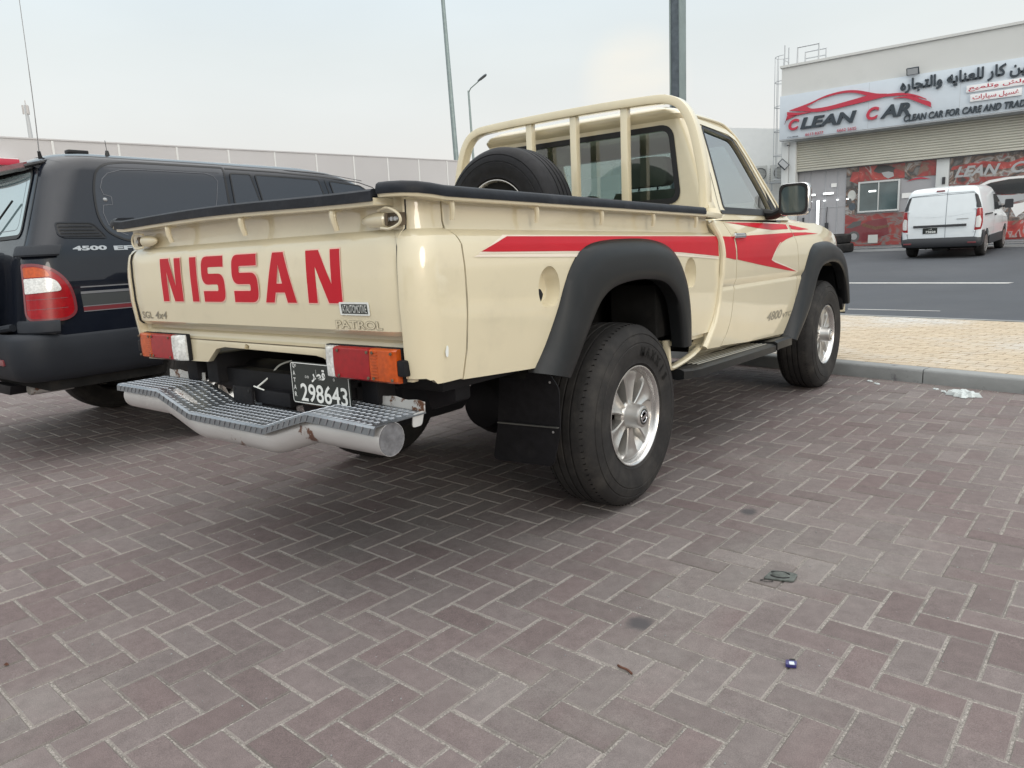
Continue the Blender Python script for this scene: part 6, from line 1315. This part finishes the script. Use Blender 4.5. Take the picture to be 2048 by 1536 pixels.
# brackets of the spare wheel carrier
for nm, z0, z1, u0, u1, hh in (('carrier_bracket', 1.225, 1.287, -.14, .10, .035), ('carrier_bracket', .795, .868, -.14, .09, .035)):
    mb = MB(); mb.loft([[svc(u, z0 + .004, 0), svc(u, z0, hh * .8), svc(u, z0 + .01, hh), svc(u, z1 - .01, hh), svc(u, z1, hh * .8), svc(u, z1, 0)] for u in [ease(u0, u1, k / 12) for k in range(13)]]); obj(nm, mb, 'suv_trim', SV)
mb = MB(); mb.tube(smooth_path([(.72, -1.23, .83), (.52, -1.27, .83), (.50, -1.275, 1.0), (.51, -1.25, 1.22), (.60, -1.22, 1.26)], 5), .022, 8); obj('carrier_arm', mb, 'suv_trim', SV)
SPS = bpy.data.objects.new('spare_wheel', None); SPS.location = (.03, -1.26, 1.0); SPS.rotation_euler = (0, 0, R(-90)); COL.objects.link(SPS); SPS.parent = SV
q = MB(); make_tyre(q, 1, .385); q.v = [(x * 1 + .21, y, z) for x, y, z in q.v]; obj('tyre', q, 'tyre', SPS); q = MB(); q.lathe([(.22, .22), (.24, .20), (.25, .1), (.255, .01)], (0, 0, 0), 'x', 32); obj('cover', q, 'suv_trim', SPS)
# side stripes and lettering
decal('thin_silver_stripe', [(-.935, 1.045), (1.9, 1.045), (1.9, 1.038), (-.935, 1.038)], lambda a, b: svs(a, b, .002), 'suv_stripe_silver', SV)
decal('silver_stripe', [(-.938, 1.016), (1.9, 1.016), (1.9, 1.002), (-.938, 1.002)], lambda a, b: svs(a, b, .002), 'suv_stripe_silver', SV)
decal('grey_stripe', [(-.938, 1.000), (1.9, 1.000), (1.9, .930), (-.935, .930)], lambda a, b: svs(a, b, .0018), 'suv_stripe_grey', SV)
decal('red_stripe', [(-.936, .928), (1.9, .928), (1.9, .902), (-.935, .902)], lambda a, b: svs(a, b, .002), 'suv_stripe_red', SV)
ribbon('stripe_edge', [([(-.935, .930), (1.9, .930)], False), ([(-.935, .901), (1.9, .901)], False)], .005, lambda a, b: svs(a, b, .0026), 'suv_stripe_silver', SV)
for tx_, bx_ in (('4500', (-.935, -.745, 1.250, 1.277)), ('EFI', (-.705, -.57, 1.247, 1.273))): q = MB(); text_fit(tx_, bx_, lambda a, b, h: tuple(svs(a, b, .003)), .045, .0, q); obj('engine_lettering', q, 'badge_silver', SV, ang=0)
# rear bumper
def bump_ring(z, o_):
    P = []
    W_ = .965 + o_; y0 = -1.30 - o_; rr = .17
    for a0, cx in ((180, -(W_ - rr)), (270, W_ - rr)):
        for k in range(9): t = R(a0 + 90 * k / 8); P.append((cx + rr * math.cos(t), y0 + rr + rr * math.sin(t), z))
    return [(-W_, -.50, z)] + P + [(W_, -.50, z)]
BR_ = [(.795, -.025), (.785, -.004), (.76, .006), (.70, .008), (.62, .004), (.56, -.012), (.525, -.035), (.515, -.06)]
mb = MB(); mb.loft([[(x, y, z + (abs(x) < .62 and y < -1.2) * 0) for x, y, z in bump_ring(z, o_)] for z, o_ in BR_], closed=False)
mb.loft([[(x * s_, y, z) for x, y, z in bump_ring(.795, -.025)] for s_, z in ((1, 0), (.9, 0))], closed=False); bu = obj('rear_bumper', mb, 'suv_trim', SV, ang=50)
mb = MB(); mb.loft([[(x, -1.315 - (.002), .80), (x, -1.16, .80), (x, -1.16, .806), (x, -1.318, .806)] for x in (-.62, .62)]); mb.loft([[(x, -1.33, .735 - .02), (x, -1.33, .795), (x, -1.31, .805), (x, -1.30, .7)] for x in (-.6, .6)]); obj('bumper_step', mb, 'suv_seal', bu)
mb = MB(); [mb.bb(-.58, .58, -1.326 + k * .018, -1.320 + k * .018, .806, .812) for k in range(6)]; obj('step_ribs', mb, 'suv_stripe_silver', bu, ang=0)
mb = MB(); mb.prism([(.60, .62), (.74, .62), (.735, .655), (.58, .655)], lambda a, b: (a, -1.316, b), lambda a, b: (a, -1.300, b)); obj('reflector', mb, 'suv_stripe_red', bu, bevel=.003)
# underside, exhaust, wheels
mb = MB(); mb.bb(-.90, .90, -1.15, 3.4, .46, .60); obj('underbody', mb, 'under', SV)
mb = MB(); mb.lathe([(0, .030), (.0, .034), (.25, .036), (.25, .03)], (0, 0, 0), 'y', 20, closed=True); mb.v = [(x + .46, y - 1.12, z + .425) for x, y, z in mb.v]; obj('exhaust_pipe', mb, 'silver_paint', SV)
mb = MB(); mb.bb(-.25, .50, -1.0, -.55, .40, .52); obj('silencer', mb, 'chassis', SV, bevel=.06)
mb = MB(); mb.prism([(.10, .46), (.42, .46), (.38, .40), (.12, .40)], lambda a, b: (a, -1.20, b), lambda a, b: (a, -1.10, b)); obj('tow_bracket', mb, 'chassis', SV, bevel=.005)
mb = MB(); mb.tube([(-.7, -.1, .39), (.7, -.1, .39)], .05, 12); mb.lathe([(-.14, .04), (-.04, .14), (.04, .14), (.14, .05)], (0, -.1, .39), 'y', 20); obj('rear_axle', mb, 'chassis', SV)
for s in (1, -1):
    wheel('wheel', (s * .925, -.10, .385), s, .385, parent=SV, detail=False); wheel('wheel', (s * .925, 2.78, .385), s, .385, parent=SV, detail=False)
mb = MB(); mb.loft([[(-.70, 3.50, .62), (.70, 3.50, .62), (.70, 3.50, 1.0), (-.70, 3.50, 1.0)], [(-.68, 3.63, .64), (.68, 3.63, .64), (.68, 3.60, .98), (-.68, 3.60, .98)]]); obj('grille', mb, 'suv_trim', SV)

# ================================================================== THE WHITE VAN
VZ = ground_z(17.7); VN = empty('white_van', (-.30, 17.67, VZ), R(-3.6)); VN.rotation_euler = (R(2.29), 0, R(-3.6)); tag(VN, 'small white delivery van with black bumper standing in front of the shop', 'van')
VW = [(.30, .79), (.5, .815), (.8, .82), (1.0, .81), (1.2, .78), (1.45, .72), (1.54, .685), (1.59, .62), (1.615, .5), (1.63, .2), (1.635, .02)]
VR = [(.25, -.66), (.42, -.68), (.7, -.68), (1.0, -.66), (1.45, -.60), (1.56, -.56), (1.60, -.48), (1.635, -.1)]
VF = [(.25, 3.1), (.5, 3.15), (.72, 3.05), (.85, 2.75), (.95, 2.25), (1.0, 2.15), (1.5, 1.35), (1.58, 1.15), (1.62, .9), (1.635, .5)]
vz = [.30, .38, .45, .55, .65, .75, .85, .92, 1.0, 1.1, 1.2, 1.3, 1.4, 1.46, 1.50, 1.54, 1.57, 1.59, 1.605, 1.618, 1.628, 1.635]
def vring(z, n=6):
    W_, y0, y1 = interp(VW, z), interp(VR, z), interp(VF, z); rr = min(.10, W_ * .8); rf = min(.25, W_ * .8); P = []
    for (cx, cy, a0, r_) in ((W_ - rr, y0 + rr, -90, rr), (W_ - rf, y1 - rf, 0, rf), (-(W_ - rf), y1 - rf, 90, rf), (-(W_ - rr), y0 + rr, 180, rr)):
        for k in range(n + 1): t = R(a0 + 90 * k / n); P.append((cx + r_ * math.cos(t), cy + r_ * math.sin(t), z))
    return P
vb = obj('body', MB().loft([vring(z) for z in vz]), 'van_white', VN, ang=45)
boolcut(vb, [MB().prism([(yc + .33 * math.cos(t), .30 + .33 * math.sin(t)) for t in [2 * math.pi * k / 24 for k in range(24)]], lambda a, b: (s * .55, a, b), lambda a, b: (s * 1, a, b)) for s in (1, -1) for yc in (0, 2.45)], ang=45)
def vs_(a, b, h=.004):
    W_, y0 = interp(VW, b), interp(VR, b); rr = min(.10, W_ * .8)
    if a >= y0 + rr: return Vector((W_ + h, a, b))
    d = min(rr, y0 + rr - a); return Vector((W_ - rr + math.sqrt(max(0, rr * rr - d * d)) * (1 + h / rr), a - h * d / rr, b))
def vr_(a, b, h=.004): 
    W_, y0 = interp(VW, b), interp(VR, b); rr = .10; d = min(max(0, abs(a) - (W_ - rr)), rr * .99); return Vector((a, y0 + rr - math.sqrt(rr * rr - d * d) - h, b))
def vcn(s):
    def f(u, b, h=.006):
        W_, y0 = interp(VW, b), interp(VR, b); rr = .10; q_ = rr * math.pi / 4
        if u > q_: x, y = W_ + h, y0 + rr + (u - q_)
        elif u < -q_: x, y = W_ - rr + (u + q_), y0 - h
        else: t = -math.pi / 4 + u / rr; x, y = W_ - rr + (rr + h) * math.cos(t), y0 + rr + (rr + h) * math.sin(t)
        return Vector((s * x, y, b))
    return f
ribbon('rear_door_gap', [([(.10, .42), (.10, 1.60)], False), ([(-.70, 1.40), (-.63, 1.44), (0, 1.475), (.63, 1.47)], False), (rpoly([(-.66, .43), (.67, .43), (.71, .60), (.68, 1.45), (-.68, 1.43), (-.70, .60)], .08, 4), True)], .008, vr_, 'galv_dark', VN)
ribbon('rear_door_crease', [([(-.66, .98), (-.2, .95), (.3, .97), (.66, 1.02)], False)], .012, lambda a, b: vr_(a, b, .003), 'van_white', VN)
mb = MB(); mb.loft([[vr_(x, .725, -.005), vr_(x, .725, .02), vr_(x, .735, .035), vr_(x, .765, .035), vr_(x, .775, .02), vr_(x, .775, -.005)] for x in [ease(-.56, .52, k / 10) for k in range(11)]]); obj('handle_bar', mb, 'van_dark', VN)
pl_ = decal('number_plate', [(-.36, .58), (-.06, .58), (-.06, .71), (-.36, .71)], lambda a, b: vr_(a, b, .012), 'plate_black', VN, 0)
q = MB(); text_fit('73828', (-.30, -.09, .592, .645), lambda a, b, h: tuple(vr_(a, b, .014)), .03, 0, q); text_fit(arabic('قطر'), (-.24, -.17, .66, .70), lambda a, b, h: tuple(vr_(a, b, .014)), .03, 0, q)
obj('plate_characters', q, 'plate_white', pl_, ang=0)
q = MB(); q.loft([[vr_(x, .88 + dz, .006 + o_) for dz, o_ in ((0, 0), (0, .004), (.016, .004), (.016, 0))] for x in (.32, .43, .55)]); obj('rear_badge', q, 'badge_silver', VN, ang=0)
mb = MB(); mb.loft([[vr_(x, 1.515, .0), vr_(x, 1.515, .012), vr_(x, 1.55, .012), vr_(x, 1.55, 0)] for x in (-.13, -.0, .04)]); obj('high_brake_light', mb, 'suv_stripe_red', VN)
for s in (1, -1):
    f = vcn(s); tl = decal('tail_light', rpoly([(-.12, .62), (.02, .64), (.06, .80), (.05, 1.10), (-.07, 1.10), (-.10, .9)], .02, 3), f, 'lens_red', VN, .03)
    decal('clear_lens', rpoly([(-.10, .68), (-.01, .68), (.01, .84), (-.02, .94), (-.09, .92)], .02, 3), lambda u, b: f(u, b, .009), 'lens_clear', tl, .03)
    decal('corner_trim', rpoly([(-.07, 1.11), (.03, 1.11), (-.01, 1.40), (-.07, 1.43)], .02, 3), f, 'van_dark', VN, .03)
    mb = MB(); [mb.box(f(u, b, .01), (.03, .03, .03)) for u, b in ((-.09, 1.10), (-.11, .60))]; obj('hinge', mb, 'van_white', VN, bevel=.006)
    g_ = decal('front_side_window', rpoly([(.85, 1.02), (1.0, 1.38), (1.35, 1.38), (1.95, 1.06), (1.95, 1.0)], .03, 3), lambda a, b: Vector((s * vs_(a, b).x, a, b)), 'van_glass', VN, .1)
    ribbon('door_gap', [([(.8, .4), (.80, 1.0), (.95, 1.42), (1.35, 1.42), (2.0, 1.03), (2.0, .5)], False)], .010, lambda a, b: Vector((s * vs_(a, b).x, a, b)), 'galv_dark', VN)
    mb = MB(); mb.bb(*sorted((s * .805, s * .835)), -.34, .55, .935, .965); obj('sliding_rail', mb, 'van_dark', VN); mb = MB(); mb.bb(*sorted((s * .80, s * .84)), .88, 1.02, .88, .92); obj('door_handle', mb, 'van_dark', VN, bevel=.008)
    mb = MB(); mb.bb(*sorted((s * .80, s * .835)), .30, 2.1, .25, .45); obj('sill_trim', mb, 'van_dark', VN, bevel=.01)
    mb = MB(); mb.tube([(s * .82, 1.95, 1.06), (s * .88, 1.93, 1.08)], .03, 8); mb.loft([[(s * (.95 + a), 1.90 + dy, 1.12 + b) for a, b in rpoly([(-w_, -w_ * 1.2), (w_, -w_ * 1.2), (w_, w_ * 1.2), (-w_, w_ * 1.2)], .03, 3)] for w_, dy in ((.085, 0), (.09, .02), (.06, .09))]); obj('wing_mirror', mb, 'van_dark', VN)
    mb = MB(); mb.loft([[(s * x, y, z) for x, z in ((.80, .32), (.83, .34), (.845, .50), (.815, .62), (.78, .64))] for y in (-.60, -.48, -.36)]); mb.loft([[(s * x, -.36, z) for x, z in ((.80, .50), (.84, .50), (.82, .62), (.79, .63))], [(s * x, -.30, z) for x, z in ((.80, .55), (.83, .56), (.82, .60), (.79, .61))]]); obj('bumper_corner', mb, 'van_dark', VN)
    for yc in (0, 2.45):
        wh = bpy.data.objects.new('wheel', None); wh.location = (s * .80, yc, .29); COL.objects.link(wh); wh.parent = VN
        q = MB(); q.lathe([(s * a, b) for a, b in ((-.005, .19), (.01, .22), (.01, .26), (-.01, .283), (-.03, .29), (-.15, .29), (-.17, .28), (-.18, .2))], (0, 0, 0), 'x', 36); obj('tyre', q, 'tyre', wh)
        q = MB(); q.lathe([(s * a, b) for a, b in ((.012, .195), (.014, .18), (-.01, .16), (.01, .06), (.02, .01))], (0, 0, 0), 'x', 30)
        hp = obj('wheel_cover', q, 'alloy', wh); q = MB(); [q.box((s * .006, .125 * math.cos(R(40 * k)), .125 * math.sin(R(40 * k))), (.012, .05, .02), Matrix.Rotation(R(40 * k), 3, 'X')) for k in range(9)]; obj('cover_slot', q, 'dark', hp)
mb = MB(); rings = []
for z, o_ in ((.26, -.02), (.29, .012), (.36, .024), (.44, .02), (.50, -.012)):
    P = [( -(.80 + o_), -.42, z)]
    for a0, cx in ((180, -(.80 + o_ - .12)), (270, .80 + o_ - .12)):
        for k in range(6): t = R(a0 + 90 * k / 5); P.append((cx + .12 * math.cos(t), -.68 - o_ + .12 + .12 * math.sin(t), z))
    P.append((.80 + o_, -.42, z)); rings.append(P)
mb.loft(rings, closed=False); vbm = obj('rear_bumper', mb, 'van_dark', VN, ang=50)
mb = MB(); [mb.bb(x0, x0 + .17, -.712, -.70, .335, .37) for x0 in (-.76, .56)]; obj('reflector', mb, 'suv_stripe_red', vbm, bevel=.004)
mb = MB(); mb.bb(-.72, .72, -.55, 3.0, .22, .34); mb.tube([(-.3, -.6, .24), (-.3, -.2, .24)], .03, 8); mb.bb(-.15, .15, -.6, -.3, .17, .24); obj('underbody', mb, 'under', VN)

# ================================================================== ROW OF BUILDINGS BEHIND AND TO THE RIGHT (unseen, added only for reflections)
def block(name, loc, rz, wd, hgt, label, seed):
    rt = empty(name, loc, rz); tag(rt, label, 'building'); rnd = random.Random(seed)
    mb = MB(); mb.bb(-wd / 2, wd / 2, 0, 10, 0, hgt); obj('wall', mb, 'shop_wall', rt); mb = MB(); mb.bb(-wd / 2 - .1, wd / 2 + .1, -.06, -.005, hgt - .5, hgt + .05); obj('parapet', mb, 'galv_pale', rt)
    k = int(wd / 6)
    for i in range(k):
        x = -wd / 2 + (i + .5) * wd / k; mb = MB(); mb.bb(x - 2, x + 2, -.05, -.01, 0, 3.2); obj('shutter', mb, 'shutter' if i % 3 else 'van_glass', rt); mb = MB(); mb.bb(x - 2.3, x + 2.3, -.15, -.02, 3.4, 4.4); obj('fascia', mb, ['sign_face', 'sign_red', 'sign_dark'][i % 3], rt)
block('reflection_row', (42, 2, 0), R(90), 30, 5.2, 'pale building row to the right, unseen, added for paint reflections', 1)
block('reflection_row', (2, -42, 0), R(180), 36, 5.2, 'pale building row behind the camera, unseen, added for paint reflections', 2)

decal('paint_chip', ragged(-1.18, .850, .008, .020, 10, 21), lambda a, b: (.9005 - .0 + .0022, a, b), 'plate_white', TR, 0)
def copy_tree(o, parent=None):
    c = o.copy(); COL.objects.link(c); c.parent = parent
    for ch in list(o.children): copy_tree(ch, c)
    return c
c_ = copy_tree(VN); c_.location = (9.5, 3.2, 0); c_.rotation_euler = (0, 0, R(80)); c_['label'] = 'unseen copy of the white van right of the pickup, added for reflections'  # unseen van copy, added only for the truck paint to reflect
c_ = copy_tree(SV); c_.location = (-1.2, -10.5, 0); c_.rotation_euler = (0, 0, R(186)); c_['label'] = 'unseen copy of the dark car behind the camera, added for reflections'  # unseen car copy, added so the tailgate has something to mirror
